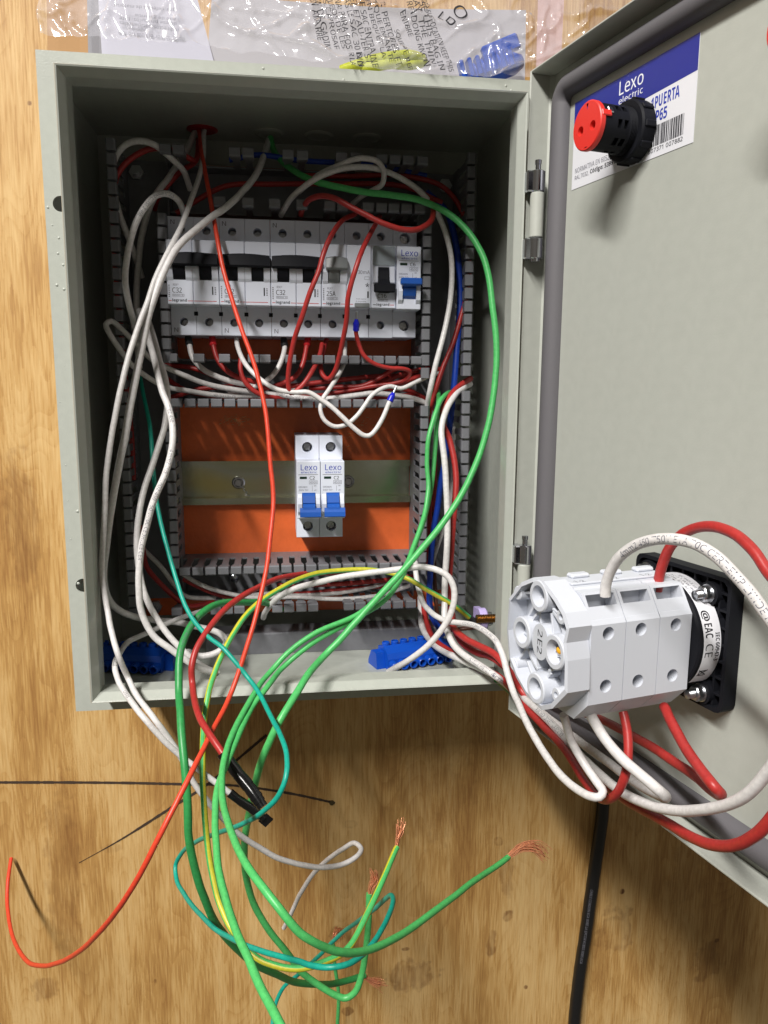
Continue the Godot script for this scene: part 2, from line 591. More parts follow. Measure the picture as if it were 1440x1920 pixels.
func plywood_texture() -> Array:
	var s := 1.38
	var w := int(WALL_W * s)
	var h := int(WALL_H * s)
	var broad := stretched(w, h, 0.010, 0.0011, 2, 11)
	var bend := stretched(w, h, 0.006, 0.0035, 2, 23)
	var mid := stretched(w, h, 0.055, 0.0035, 3, 12)
	var fib := stretched(w, h, 0.42, 0.02, 2, 13)
	var streak := stretched(w, h, 0.3, 0.009, 1, 37)
	var patch := stretched(w, h, 0.012, 0.006, 3, 17)
	var px := PackedByteArray()
	px.resize(w * h * 3)
	var bump := PackedByteArray()
	bump.resize(w * h)
	var pale := Vector3(0.670, 0.448, 0.190)
	var tan_ := Vector3(0.530, 0.306, 0.094)
	var brown := Vector3(0.320, 0.150, 0.036)
	for i in w * h:
		var a := broad[i]
		var q := (a * 1.5 + bend[i] * 0.5) * 9.0
		var ring := q - floorf(q)
		ring = ring * ring * ring
		var k := clampf(0.39 + a * 0.5 + mid[i] * 0.38 + patch[i] * 0.4 + ring * 0.2 + fib[i] * 0.42 + (0.13 if streak[i] < -0.36 else 0.0), 0.0, 1.4)
		var c := pale.lerp(tan_, clampf(k * 1.6, 0.0, 1.0)).lerp(brown, clampf(k * 1.25 - 0.6, 0.0, 0.85))
		px[i * 3] = int(pow(c.x, 0.4545) * 255.0)
		px[i * 3 + 1] = int(pow(c.y, 0.4545) * 255.0)
		px[i * 3 + 2] = int(pow(c.z, 0.4545) * 255.0)
		bump[i] = int(clampf(128.0 - ring * 30.0 + fib[i] * 90.0 + mid[i] * 25.0, 0.0, 255.0))
	# stains, knots, dents: [u, v of the photograph, half width, half height in mm, darkness, how ring-like]
	var rough_edge := FastNoiseLite.new()
	rough_edge.seed = 5
	rough_edge.frequency = 0.05
	for st in [[810, 1490, 40, 50, 0.16, 0.0], [1155, 1745, 22, 26, 0.42, 0.75], [1325, 1800, 17, 24, 0.34, 0.2], [1290, 1640, 22, 40, 0.18, 0.3], [770, 1830, 26, 18, 0.45, 0.3],
			[950, 1718, 6, 7, 0.7, 0.6], [1166, 1671, 3.2, 3.6, 0.95, 0.0], [1344, 1762, 3, 2.4, 0.8, 0.0], [290, 1838, 1.8, 3, 0.9, 0.0], [648, 1895, 7, 5, 0.55, 0.2], [86, 1850, 12, 12, 0.38, 0.3],
			[630, 1755, 8, 9, 0.5, 0.4], [935, 1575, 5, 5, 0.35, 0.8], [760, 1778, 4, 2, 0.7, 0.0], [655, 1545, 6, 4, 0.2, 0.8], [120, 1640, 16, 90, 0.2, 0.0], [40, 980, 14, 60, 0.22, 0.0], [54, 192, 1.6, 1.6, 0.7, 0.0],
			[1200, 1520, 30, 26, 0.15, 0.2], [920, 1770, 5, 16, 0.4, 0.0], [950, 1640, 7, 26, 0.25, 0.0], [210, 1590, 12, 5, 0.15, 0.0], [1080, 1835, 2, 2, 0.7, 0.0], [985, 1850, 2, 2, 0.7, 0.0]]:
		var p := on_z(st[0], st[1], 0.0)
		var cx := (p.x - WALL_X0) * s
		var cy := (WALL_Y0 + WALL_H - p.y) * s
		var rx: float = st[2] * s
		var ry: float = st[3] * s
		for y in range(maxi(0, int(cy - ry * 1.3)), mini(h, int(cy + ry * 1.3) + 1)):
			for x in range(maxi(0, int(cx - rx * 1.3)), mini(w, int(cx + rx * 1.3) + 1)):
				var e := Vector2((x - cx) / rx, (y - cy) / ry)
				var r := e.length() + 0.55 * rough_edge.get_noise_2d(x * 0.6, y * 0.6) + 0.2 * rough_edge.get_noise_2d(x * 2.0, y * 2.0)
				var f: float = st[4] * 0.75 * (1.0 - smoothstep(0.7, 1.05, r))
				f *= lerpf(1.0, smoothstep(0.35, 0.95, r), st[5])
				f *= 0.75 + 0.9 * rough_edge.get_noise_2d(x * 3.0, y * 0.5)
				var i := y * w + x
				px[i * 3] = int(px[i * 3] * (1.0 - f * 0.62))
				px[i * 3 + 1] = int(px[i * 3 + 1] * (1.0 - f * 0.74))
				px[i * 3 + 2] = int(px[i * 3 + 2] * (1.0 - f * 0.84))
	var color := ImageTexture.create_from_image(Image.create_from_data(w, h, false, Image.FORMAT_RGB8, px))
	var height := ImageTexture.create_from_image(Image.create_from_data(w, h, false, Image.FORMAT_L8, bump))
	return [color, height]

func build_wall() -> void:
	var tex := plywood_texture()
	var m := mat("plywood", Color.WHITE, 0.55)
	m.albedo_texture = tex[0]
	m.heightmap_enabled = true
	m.heightmap_texture = tex[1]
	m.heightmap_scale = 0.045
	var edge := mat("plywood_edge", rgb8(170, 130, 84), 0.8)
	var b := B.new()
	var x1 := WALL_X0 + WALL_W
	var y1 := WALL_Y0 + WALL_H
	b.face(m, [Vector3(WALL_X0, WALL_Y0, 0), Vector3(x1, WALL_Y0, 0), Vector3(x1, y1, 0), Vector3(WALL_X0, y1, 0)], Vector3(0, 0, 1), [Vector2(0, 1), Vector2(1, 1), Vector2(1, 0), Vector2(0, 0)])
	b.face(edge, [Vector3(WALL_X0, WALL_Y0, -15), Vector3(x1, WALL_Y0, -15), Vector3(x1, y1, -15), Vector3(WALL_X0, y1, -15)], Vector3(0, 0, -1))
	for q in [[Vector2(WALL_X0, WALL_Y0), Vector2(x1, WALL_Y0), Vector3(0, -1, 0)], [Vector2(x1, WALL_Y0), Vector2(x1, y1), Vector3(1, 0, 0)], [Vector2(x1, y1), Vector2(WALL_X0, y1), Vector3(0, 1, 0)], [Vector2(WALL_X0, y1), Vector2(WALL_X0, WALL_Y0), Vector3(-1, 0, 0)]]:
		b.face(edge, [Vector3(q[0].x, q[0].y, -15), Vector3(q[1].x, q[1].y, -15), Vector3(q[1].x, q[1].y, 0), Vector3(q[0].x, q[0].y, 0)], q[2])
	var wall := part(b, "wall", self)
	tag(wall, "plywood board wall with upright grain, brown stains and marker lines", "wall", "", "structure")
	# marker lines drawn on the wood
	var rng := RandomNumberGenerator.new()
	rng.seed = 4
	for ln in [[[-6, 1467], [120, 1467], [240, 1468], [330, 1470], [440, 1473], [540, 1487], [620, 1504], [628, 1506]], [[148, 1618], [230, 1572], [320, 1515], [390, 1470], [450, 1420], [500, 1378]]]:
		var lb := B.new()
		var pts := PackedVector3Array()
		for p in ln: pts.append(on_z(p[0], p[1], 0.35))
		var c := curve(pts, 3.0)
		for i in c.size() - 1:
			var d := (c[i + 1] - c[i]).normalized()
			var n := Vector3(-d.y, d.x, 0)
			var fade := clampf(float(i) / c.size() * 3.0, 0.25, 1.0) if ln.size() == 6 else 1.0
			var w0 := (1.0 + rng.randf() * 0.35) * fade
			var q := [c[i] + n * w0, c[i] - n * w0, c[i + 1] - n * w0, c[i + 1] + n * w0]
			lb.face(M.pencil, q, Vector3(0, 0, 1))
		part(lb, "marker_line", wall)
	# a small nail head at the end of one line
	var nb := B.new()
	var np := on_z(622, 1505, 0.0)
	nb.lathe(M.brass_dark, [Vector2(2.4, 0), Vector2(2.2, 1.0), Vector2(0, 1.3)], plane(np), 12)
	part(nb, "nail_head", wall)

# ---------------------------------------------------------------- cabinet
func loop(x0: float, y0: float, x1: float, y1: float) -> Array:
	return [[Vector3(x0, y0, 0), Vector3(1, 1, 0)], [Vector3(x1, y0, 0), Vector3(-1, 1, 0)], [Vector3(x1, y1, 0), Vector3(-1, -1, 0)], [Vector3(x0, y1, 0), Vector3(1, -1, 0)]]

func build_cabinet() -> void:
	var o := thing("electrical_cabinet", "grey steel control cabinet with its door standing open on plywood wall", "cabinet", Vector3(150, 0, 75))
	var base := Vector3(150, 0, 75)
	var p: StandardMaterial3D = M.paint
	# shell: five walls with thickness
	var b := B.new()
	b.box(p, Vector3(0, 0, 0.4), Vector3(300, 400, 2), 0.3)
	part(b, "back_wall", o, base)
	b = B.new()
	b.box(p, Vector3(0, 0.01, 2), Vector3(1.5, 399.99, 148.4), 0.3)
	part(b, "side_wall", o, base)
	b = B.new()
	b.box(p, Vector3(298.5, 0.01, 2), Vector3(300, 399.99, 148.4), 0.3)
	part(b, "side_wall", o, base)
	# floor
	b = B.new()
	b.box(p, Vector3(1.5, 0, 2), Vector3(298.5, 1.5, 148.4), 0.2)
	part(b, "floor_plate", o, base)
	# top plate with round cable entries near the back
	b = B.new()
	var xs := [1.5, 60.0, 105.0, 149.0, 185.0, 239.0, 298.5]
	var holes := {1: 82.0, 2: 131.0, 3: 168.0, 4: 205.0}
	for i in xs.size() - 1:
		var lo := Vector3(xs[i], 398.5, 52 if holes.has(i) else 2)
		b.box(p, lo, Vector3(xs[i + 1], 400, 148.4), 0.0)
		if holes.has(i):
			for face_y in [398.5, 400.0]:
				var f := Transform3D(Basis(Vector3(1, 0, 0), Vector3(0, 0, 1), Vector3(0, -1, 0)), Vector3(0, face_y, 0))
				b.holed(p, f, Rect2(xs[i], 2, xs[i + 1] - xs[i], 50), Vector2(holes[i], 28), 10.5, 0.0, 1.5 if face_y < 399 else 0.0, p, null, 28)
	var top := part(b, "top_plate", o, base)
	for i in holes:
		var gb := B.new()
		gb.lathe(M.grommet if i == 1 else M.paint, [Vector2(0, -0.9), Vector2(8, -0.9), Vector2(9, -1.4), Vector2(11.4, -0.5), Vector2(11.4, 0.0), Vector2(0, 0.0)], Transform3D(Basis(Vector3(1, 0, 0), Vector3(0, 0, 1), Vector3(0, 1, 0)), Vector3(holes[i], 398.4, 28)), 24)
		part(gb, "cable_grommet", top, base)
	# the flange round the opening, with two fixing holes on the side without hinges
	b = B.new()
	for ring in [[[0, 0], [300, 17]], [[0, 383], [300, 400]], [[283, 17], [300, 383]]]:
		b.box(p, Vector3(ring[0][0], ring[0][1], 148.5), Vector3(ring[1][0], ring[1][1], 150), 0.0)
	var ys := [17.0, 76.6, 92.6, 308.5, 324.5, 383.0]
	for i in 5:
		if i % 2 == 0:
			b.box(p, Vector3(0, ys[i], 148.5), Vector3(17, ys[i + 1], 150), 0.0)
		else:
			b.holed(p, Transform3D(), Rect2(0, ys[i], 17, 16), Vector2(9.0, ys[i] + 8), 4.5, 150.0, 1.5, p, null, 24)
	# specks and drips caught in the paint
	var rng := RandomNumberGenerator.new()
	rng.seed = 15
	for k in 27:
		var on_top := k % 3 == 0
		var c := Vector3(rng.randf_range(2, 290), rng.randf_range(386, 398), 150) if on_top else Vector3(rng.randf_range(1.5, 13), rng.randf_range(20, 390), 150)
		var r := rng.randf_range(0.25, 0.75)
		b.lathe(p, [Vector2(r * 1.5, 0), Vector2(r, r * 0.5), Vector2(r * 0.4, r * 0.8), Vector2(0, r * 0.85)], Transform3D(Basis(), c), 8, 0.0, TAU, true)
	part(b, "front_flange", o, base)
	# the upstanding lip that meets the door seal
	b = B.new()
	b.frame(p, loop(0, 0, 300, 400), [Vector2(16.2, 150), Vector2(16.3, 177), Vector2(16.9, 178.2), Vector2(17.7, 177.8), Vector2(20.6, 172.4), Vector2(21.0, 171.4), Vector2(21.0, 158), Vector2(20.2, 158), Vector2(19.8, 171.2), Vector2(17.2, 176.2), Vector2(17.0, 150)], Vector3(0, 0, 1))
	part(b, "door_lip", o, base)
	# mounting plate on its four studs
	b = B.new()
	b.box(M.orange, Vector3(25, 25, 20), Vector3(275, 375, PLATE), 0.5)
	var plate := part(b, "mounting_plate", o, base)
	# dried glue smeared on the plate
	b = B.new()
	for k in 120:
		var c := (on_z(440, 789, PLATE) if k % 2 else on_z(662, 792, PLATE)) + Vector3(rng.randfn() * 6.0, rng.randfn() * (2.0 if k % 2 else 5.0), 0.05)
		var d := Vector3(rng.randf_range(0.8, 2.8), rng.randf_range(-0.6, 1.2), 0)
		b.tube(M.glue, PackedVector3Array([c, c + d * 0.5 + Vector3(0, 0.3, 0.05), c + d]), rng.randf_range(0.1, 0.24), 5)
	part(b, "glue_smear", plate, base).set_meta("kind", "stuff")
	for q in [Vector2(33, 33), Vector2(267, 33), Vector2(33, 367), Vector2(267, 367)]:
		b = B.new()
		b.lathe(M.zinc, [Vector2(4, 2), Vector2(4, 20)], Transform3D(Basis(), Vector3(q.x, q.y, 0)), 12)
		b.lathe(M.zinc, [Vector2(5.5, PLATE), Vector2(5.5, PLATE + 4), Vector2(3, PLATE + 4), Vector2(3, PLATE + 9), Vector2(0, PLATE + 9)], Transform3D(Basis(), Vector3(q.x, q.y, 0)), 6)
		part(b, "stud", plate, base)
	# hinges: the chromed knuckles belong to the body, the painted middle one to the door
	for hp in hinge_spots():
		b = B.new()
		var ax := Transform3D(Basis(Vector3(1, 0, 0), Vector3(0, 0, -1), Vector3(0, 1, 0)), hp)
		for k in [[0.0, 12.0], [38.4, 50.5]]:
			b = B.new()
			b.lathe(M.chrome, [Vector2(0, k[0]), Vector2(3.9, k[0]), Vector2(4.4, k[0] + 0.5), Vector2(4.4, k[1] - 0.5), Vector2(3.9, k[1]), Vector2(0, k[1])], ax, 28)
			b.box(M.chrome, hp + Vector3(-7.2, k[0], -30), hp + Vector3(-2.6, k[1], 2.2), 0.8)
			part(b, "hinge", o, base)
		b = B.new()
		b.lathe(M.chrome, [Vector2(0, -2.0), Vector2(2.6, -1.5), Vector2(2.8, 0), Vector2(1.7, 0.5), Vector2(1.7, 54), Vector2(2.0, 54.2), Vector2(2.0, 56.6), Vector2(0, 56.8)], ax, 14)
		part(b, "hinge_pin", o, base)
	# ground stud low on the hinge side, with its washer and nut
	var gx := Transform3D(Basis(Vector3(0, 1, 0), Vector3(0, 0, 1), Vector3(1, 0, 0)), on_z(908, 1160, 128))
	var threads := [Vector2(0, -6)]
	for i in 26:
		threads.append(Vector2(3.3 if i % 2 else 2.75, -6 + i * 0.62))
	threads.append(Vector2(0, 10.2))
	b = B.new()
	b.lathe(M.brass, threads, gx, 18)
	part(b, "ground_stud", o, base)
	# screws standing out of the cabinet floor
	for q in [Vector3(45, 1.5, 60), Vector3(143, 1.5, 118)]:
		b = B.new()
		var th := [Vector2(0, 0)]
		for i in 18:
			th.append(Vector2(2.4 if i % 2 else 1.7, i * 0.6))
		th.append(Vector2(0, 10.5))
		b.lathe(M.zinc, th if q.x < 100 else [Vector2(4, 0), Vector2(3.5, 1.4), Vector2(0, 2.2)], Transform3D(Basis(Vector3(1, 0, 0), Vector3(0, 0, -1), Vector3(0, 1, 0)), q), 14)
		part(b, "screw", o, base)
	build_door(o, base)

func hinge_spots() -> Array:
	# lower ends of the two hinge pins
	return [on_z(1003, 486, 181), on_z(984, 1022, 181) - Vector3(0, 50.5, 0)]

func door_x() -> Transform3D:
	return Transform3D(Basis(DOOR_U, Vector3.UP, DOOR_U.cross(Vector3.UP)), DOOR_O)

func build_door(o: Node3D, base: Vector3) -> void:
	# in the door's own frame: x = u, y = y, z = u cross up, which points back from the inner face as -w
	var x := Transform3D(Basis(DOOR_U, Vector3.UP, DOOR_W), DOOR_O)
	var p: StandardMaterial3D = M.door_paint
	var b := B.new()
	var u1 := 297.0
	var y0 := -2.6
	var y1 := 394.8
	b.box(p, Vector3(-1.5, y0 - 1.5, -1.6), Vector3(u1 + 1.5, y1 + 1.5, 0), 0.6, x)
	b.box(p, Vector3(-1.5, y0 - 1.5, 0), Vector3(0, y1 + 1.5, 15.4), 0.5, x)
	b.box(p, Vector3(u1, y0 - 1.5, 0), Vector3(u1 + 1.5, y1 + 1.5, 15.4), 0.5, x)
	b.box(p, Vector3(0, y1, 0), Vector3(u1, y1 + 1.5, 15.4), 0.5, x)
	b.box(p, Vector3(0, y0 - 1.5, 0), Vector3(u1, y0, 15.4), 0.5, x)
	# rolled bend between rim and panel
	for q in [[0.0, y0, 0.0, y1], [u1, y0, u1, y1]]:
		var s := 1.0 if q[0] < 10.0 else -1.0
		b.face(p, [x * Vector3(q[0] + 2.2 * s, q[1], 0.02), x * Vector3(q[0] + 2.2 * s, q[3], 0.02), x * Vector3(q[0] + 0.02 * s, q[3], 2.4), x * Vector3(q[0] + 0.02 * s, q[1], 2.4)], DOOR_U * s + DOOR_W)
	var door := part(b, "door", o, base)
	door.set_meta("label", "open grey steel door with foam seal round its inner face")
	# foam seal
	b = B.new()
	var prof := []
	for i in 13:
		var a := PI * i / 12.0
		prof.append(Vector2(-cos(a) * 5.6, pow(sin(a), 0.55) * 8.4))
	var path := []
	for c in [[286.0, 383.0, 0.0], [14.0, 383.0, PI / 2], [14.0, 8.8, PI], [286.0, 8.8, PI * 1.5]]:
		var cc := Vector2(c[0], c[1])
		var rad := 9.0
		var mid := cc - Vector2(cos(c[2] + PI / 4), sin(c[2] + PI / 4)) * rad * 1.4142
		for k in 7:
			var a: float = c[2] + PI / 2 * k / 6.0
			path.append([mid + Vector2(cos(a), sin(a)) * rad, Vector2(cos(a), sin(a))])
	for i in path.size():
		var A: Array = path[i]
		var C: Array = path[(i + 1) % path.size()]
		for k in prof.size() - 1:
			var q := []
			var nn := []
			for pick in [[A, k], [C, k], [C, k + 1], [A, k + 1]]:
				var pr: Vector2 = prof[pick[1]]
				var uv: Vector2 = pick[0][0] + pick[0][1] * pr.x
				q.append(x * Vector3(uv.x, uv.y, pr.y))
				nn.append(x.basis * Vector3(pick[0][1].x * pr.x * 1.5, pick[0][1].y * pr.x * 1.5, pr.y))
			b.tri(M.gasket, q[0], q[1], q[2], nn[0], nn[1], nn[2])
			b.tri(M.gasket, q[0], q[2], q[3], nn[0], nn[2], nn[3])
	part(b, "foam_seal", door, base)
	# painted hinge knuckles
	for hp in hinge_spots():
		b = B.new()
		var ax := Transform3D(Basis(Vector3(1, 0, 0), Vector3(0, 0, -1), Vector3(0, 1, 0)), hp + Vector3(0, 12.4, 0))
		b.lathe(p, [Vector2(0, 0), Vector2(3.8, 0), Vector2(4.2, 0.5), Vector2(4.2, 25.2), Vector2(3.8, 25.7), Vector2(0, 25.7)], ax, 28)
		b.box(p, hp + Vector3(0.2, 13.0, -6.5), hp + Vector3(4.0, 37.6, 0), 0.6)
		part(b, "hinge_knuckle", door, base)
	# product sticker: a white sheet with a blue band and print
	b = B.new()
	var sx := Transform3D(x.basis, x * Vector3(24.4, 325.0, 0.25))
	b.box(M.sticker_white, Vector3(0, 0, -0.2), Vector3(97.0, 47.4, 0), 0.0, sx)
	var hgt := 0.06
	b.face(M.sticker_blue, [sx * Vector3(0, 28.5, hgt), sx * Vector3(97, 22.0 + 9.4, hgt), sx * Vector3(97, 47.4, hgt), sx * Vector3(0, 47.4, hgt)], DOOR_W)
	var tx := func(u: float, v: float) -> Transform3D: return Transform3D(sx.basis, sx * Vector3(u, v, 0.12))
	write(b, M.sticker_letters, "Lexo", tx.call(40.0, 38.4), 6.8, 19.0)
	write(b, M.sticker_letters, "electric", tx.call(40.0, 33.9), 3.4, 19.0)
	write(b, M.ink_blue, "1PUERTA", tx.call(66.0, 23.5), 5.4, 20.0, true)
	write(b, M.ink_blue, "IP65", tx.call(67.5, 16.6), 5.4, 10.5, true)
	write(b, M.ink_soft, "NORMATIVA EN 60529", tx.call(3.0, 8.4), 2.7, 33.0)
	write(b, M.ink_soft, "RAL 7032,", tx.call(3.0, 4.4), 2.7, 13.0)
	write(b, M.ink, "Código: 5399133", tx.call(17.5, 4.2), 3.2, 26.0, true)
	write(b, M.ink, "7 807371 007882", tx.call(63.0, 2.6), 2.0, 27.0)
	var rng := RandomNumberGenerator.new()
	rng.seed = 77
	var at := 64.0
	while at < 90.0:
		var bw := 0.28 * (1 + rng.randi() % 3)
		b.face(M.ink, [sx * Vector3(at, 5.4, 0.12), sx * Vector3(at + bw, 5.4, 0.12), sx * Vector3(at + bw, 15.0, 0.12), sx * Vector3(at, 15.0, 0.12)], DOOR_W)
		at += bw + 0.28 * (1 + rng.randi() % 2)
	part(b, "sticker", door, base)

# ---------------------------------------------------------------- wiring ducts
var finger_mesh: ArrayMesh
const PITCH := 9.3

func make_finger() -> void:
	# runs along local x, its wall is the plane y = 0, z out of the plate; a narrow stem with a wider hooked head
	var b := B.new()
	var d: StandardMaterial3D = M.duct
	b.prism(d, PackedVector2Array([Vector2(-2.4, 40), Vector2(2.4, 40), Vector2(2.4, 62), Vector2(3.75, 66), Vector2(3.75, 77), Vector2(-3.75, 77), Vector2(-3.75, 66), Vector2(-2.4, 62)]), -0.75, 0.75, Transform3D(Basis(Vector3(1, 0, 0), Vector3(0, 0, 1), Vector3(0, -1, 0)), Vector3.ZERO))
	b.prism(d, PackedVector2Array([Vector2(-0.7, 72), Vector2(0.7, 72), Vector2(3.1, 78), Vector2(3.1, 81), Vector2(2.2, DUCT_FRONT), Vector2(-2.2, DUCT_FRONT), Vector2(-3.1, 81), Vector2(-3.1, 76.5)]), -3.75, 3.75, Transform3D(Basis(Vector3(0, 1, 0), Vector3(0, 0, 1), Vector3(1, 0, 0)), Vector3.ZERO))
	finger_mesh = b.mesh()

# a wall of fingers from a to b (points on the plate); skip: gaps as [from, to] in mm along the wall; only: exact places instead
func finger_row(parent: Node3D, base: Vector3, a: Vector2, b2: Vector2, only: Array = [], skip: Array = [], phase := 0.0) -> void:
	var d := (b2 - a).normalized()
	var n := Vector2(-d.y, d.x)
	var x := Basis(Vector3(d.x, d.y, 0), Vector3(n.x, n.y, 0), Vector3(0, 0, 1))
	var places := only
	if only.is_empty():
		places = []
		var s := PITCH / 2 + phase
		while s < a.distance_to(b2) - 3.0:
			var ok := true
			for g in skip:
				if s > g[0] and s < g[1]: ok = false
			if ok: places.append(s)
			s += PITCH
	for s in places:
		var p: Vector2 = a + d * s
		place(finger_mesh, "finger", parent, Transform3D(x, Vector3(p.x, p.y, 0) - base))

func px_along_x(list: Array, v: float, x0: float) -> Array:
	var out := []
	for u in list: out.append(on_z(u, v, DUCT_FRONT - 2.0).x - x0)
	return out

func duct_channel(called: String, label: String, lo: Vector2, hi: Vector2, along_y: bool) -> Node3D:
	var base := Vector3((lo.x + hi.x) / 2, lo.y if along_y else (lo.y + hi.y) / 2, PLATE)
	var o := thing(called, label, "wiring duct", base, "grey slotted wiring ducts on the orange plate")
	var b := B.new()
	b.box(M.duct, Vector3(lo.x, lo.y, PLATE + 0.1), Vector3(hi.x, hi.y, PLATE + 1.6), 0.3)
	# solid lower part of each wall
	if along_y:
		for xx in [lo.x, hi.x - 1.5]:
			b.box(M.duct, Vector3(xx, lo.y, PLATE + 1.6), Vector3(xx + 1.5, hi.y, 40.2), 0.2)
	else:
		for yy in [lo.y, hi.y - 1.5]:
			b.box(M.duct, Vector3(lo.x, yy, PLATE + 1.6), Vector3(hi.x, yy + 1.5, 40.2), 0.2)
	part(b, "channel", o, base)
	return o

func build_ducts() -> void:
	make_finger()
	var o := duct_channel("wiring_duct", "upright slotted grey duct with white wires beside the flange with two half holes", Vector2(25, 40), Vector2(58, 376), true)
	var base := Vector3(41.5, 40, PLATE)
	finger_row(o, base, Vector2(25.75, 40), Vector2(25.75, 376))
	finger_row(o, base, Vector2(57.25, 40), Vector2(57.25, 334), [], [[0, 36], [158, 190]])
	o = duct_channel("wiring_duct", "upright slotted grey duct with green and blue wires beside the hinges", Vector2(242, 40), Vector2(275, 376), true)
	base = Vector3(258.5, 40, PLATE)
	finger_row(o, base, Vector2(242.75, 40), Vector2(242.75, 334), [], [[4, 26], [160, 180]])
	finger_row(o, base, Vector2(274.25, 40), Vector2(274.25, 376), [], [[166, 182]], 2.0)
	o = duct_channel("wiring_duct", "top slotted grey duct with many fingers snapped off above the breaker row", Vector2(58.2, 336), Vector2(241.8, 370), false)
	base = Vector3(150, 353, PLATE)
	finger_row(o, base, Vector2(58.2, 369.25), Vector2(241.8, 369.25), px_along_x([310, 335, 440, 465, 540, 567, 640, 667, 715, 740, 765, 792], 285, 58.2))
	finger_row(o, base, Vector2(58.2, 336.75), Vector2(241.8, 336.75), px_along_x([412, 465, 515, 566, 618, 642, 690, 715, 738, 762, 787], 380, 58.2))
	o = duct_channel("wiring_duct", "middle slotted grey duct stuffed with red and white wires", Vector2(58.2, 198), Vector2(241.8, 231), false)
	base = Vector3(150, 214.5, PLATE)
	finger_row(o, base, Vector2(58.2, 198.75), Vector2(241.8, 198.75))
	finger_row(o, base, Vector2(58.2, 230.25), Vector2(241.8, 230.25), px_along_x([322, 373, 421, 475, 497, 545, 595, 618, 642, 664, 688, 709, 732, 757, 780], 673, 58.2))
	o = duct_channel("wiring_duct", "bottom slotted grey duct under the orange panel", Vector2(58.2, 44), Vector2(241.8, 76), false)
	base = Vector3(150, 60, PLATE)
	finger_row(o, base, Vector2(58.2, 75.25), Vector2(241.8, 75.25), [], [[25, 34]], 1.5)
	finger_row(o, base, Vector2(58.2, 44.75), Vector2(241.8, 44.75), px_along_x([332, 405, 427, 449, 520, 542, 565, 587, 654, 676, 700, 723, 746, 770], 1140, 58.2))
	# a loose length of duct lid lying in the cabinet
	var lb := Vector3(165, 1.6, 40)
	var lid := thing("cover_strip", "loose grey plastic duct cover strip lying on the cabinet floor", "cover strip", lb)
	var b := B.new()
	b.prism(M.duct, PackedVector2Array([Vector2(26, 1.7), Vector2(27.6, 1.7), Vector2(27.6, 14), Vector2(55, 16.5), Vector2(57, 1.7), Vector2(58.6, 1.7), Vector2(57.6, 17), Vector2(56.4, 18.2), Vector2(26.8, 15.6), Vector2(26, 14.8)]), 76.0, 262.0, Transform3D(Basis(Vector3(0, 0, 1), Vector3(0, 1, 0), Vector3(1, 0, 0)), Vector3.ZERO))
	part(b, "strip_profile", lid, lb)

# ---------------------------------------------------------------- rail
func build_rails() -> void:
	for r in [[54.0, 241.5, 134.6, "yellowish zinc mounting rail screwed across the lower orange panel"], [57.5, 241.5, 288.0, "zinc mounting rail hidden behind the row of breakers"]]:
		var base := Vector3((r[0] + r[1]) / 2, r[2], PLATE)
		var o := thing("mounting_rail", r[3], "rail", base)
		var b := B.new()
		var y: float = r[2]
		var hat := PackedVector2Array([Vector2(-17.5, 6.4), Vector2(-17.5, 7.5), Vector2(-12.3, 7.5), Vector2(-12.3, 1.2), Vector2(12.3, 1.2), Vector2(12.3, 7.5), Vector2(17.5, 7.5), Vector2(17.5, 6.4), Vector2(13.4, 6.4), Vector2(13.4, 0.1), Vector2(-13.4, 0.1), Vector2(-13.4, 6.4)])
		b.prism(M.passivated, hat, r[0], r[1], Transform3D(Basis(Vector3(0, 1, 0), Vector3(0, 0, 1), Vector3(1, 0, 0)), Vector3(0, y, PLATE)))
		part(b, "rail_profile", o, base)
		if y < 200:
			for sx in [102.0, 190.5]:
				b = B.new()
				var t := Transform3D(Basis(), Vector3(sx, y - 0.5, PLATE + 1.2))
				b.lathe(M.chrome, [Vector2(5.4, 0), Vector2(5.2, 0.9), Vector2(4.3, 1.6), Vector2(0, 1.6)], t, 22)
				b.cross_head(M.chrome, t * Transform3D(Basis(Vector3(0, 0, 1), 0.5), Vector3(0, 0, 1.0)), 3.4, 0.7, 1.9, 0.42)
				part(b, "screw", o, base)
				if sx < 150:
					b = B.new()
					var curl := PackedVector3Array()
					for i in 14: curl.append(Vector3(sx + 3.5 + sin(i * 1.1) * 1.1 + i * 0.3, y - 4.5 - i * 0.55, PLATE + 2.6 + cos(i * 1.1) * 0.8))
					b.tube(M.chrome, curl, 0.35, 5)
					part(b, "metal_shaving", o, base)
	# slotted screw of the bottom duct
	var pb := on_z(438, 1083, 26)
	var s := thing("duct_screw", "cross head screw holding the bottom duct to the plate", "screw", pb)
	var sb := B.new()
	sb.lathe(M.chrome, [Vector2(4.2, -2), Vector2(4.0, -1.2), Vector2(2.6, 0.4), Vector2(0, 0.9)], Transform3D(Basis(), pb), 18, 0.0, TAU, true)
	part(sb, "screw_head", s, pb)

# ---------------------------------------------------------------- breakers
# Local frame of a module: x across from its lower corner, y up, z out of the plate.
func terminals(b: B, w: float, poles: int, h: float, lo: float, hi: float, deep: float, rad: float) -> void:
	var pw := w / poles
	for i in poles:
		var r0 := Rect2(pw * i + 0.12, 0.4, pw - 0.24, lo - 0.4)
		var r1 := Rect2(pw * i + 0.12, hi, pw - 0.24, h - hi - 0.4)
		b.holed(M.module, Transform3D(), r0, Vector2(pw * (i + 0.5), lo * 0.47), rad, 44.0, deep, M.module, M.module, 20)
		b.holed(M.module, Transform3D(), r1, Vector2(pw * (i + 0.5), h - (h - hi) * 0.5), rad, 44.0, deep, M.module, M.module, 20)

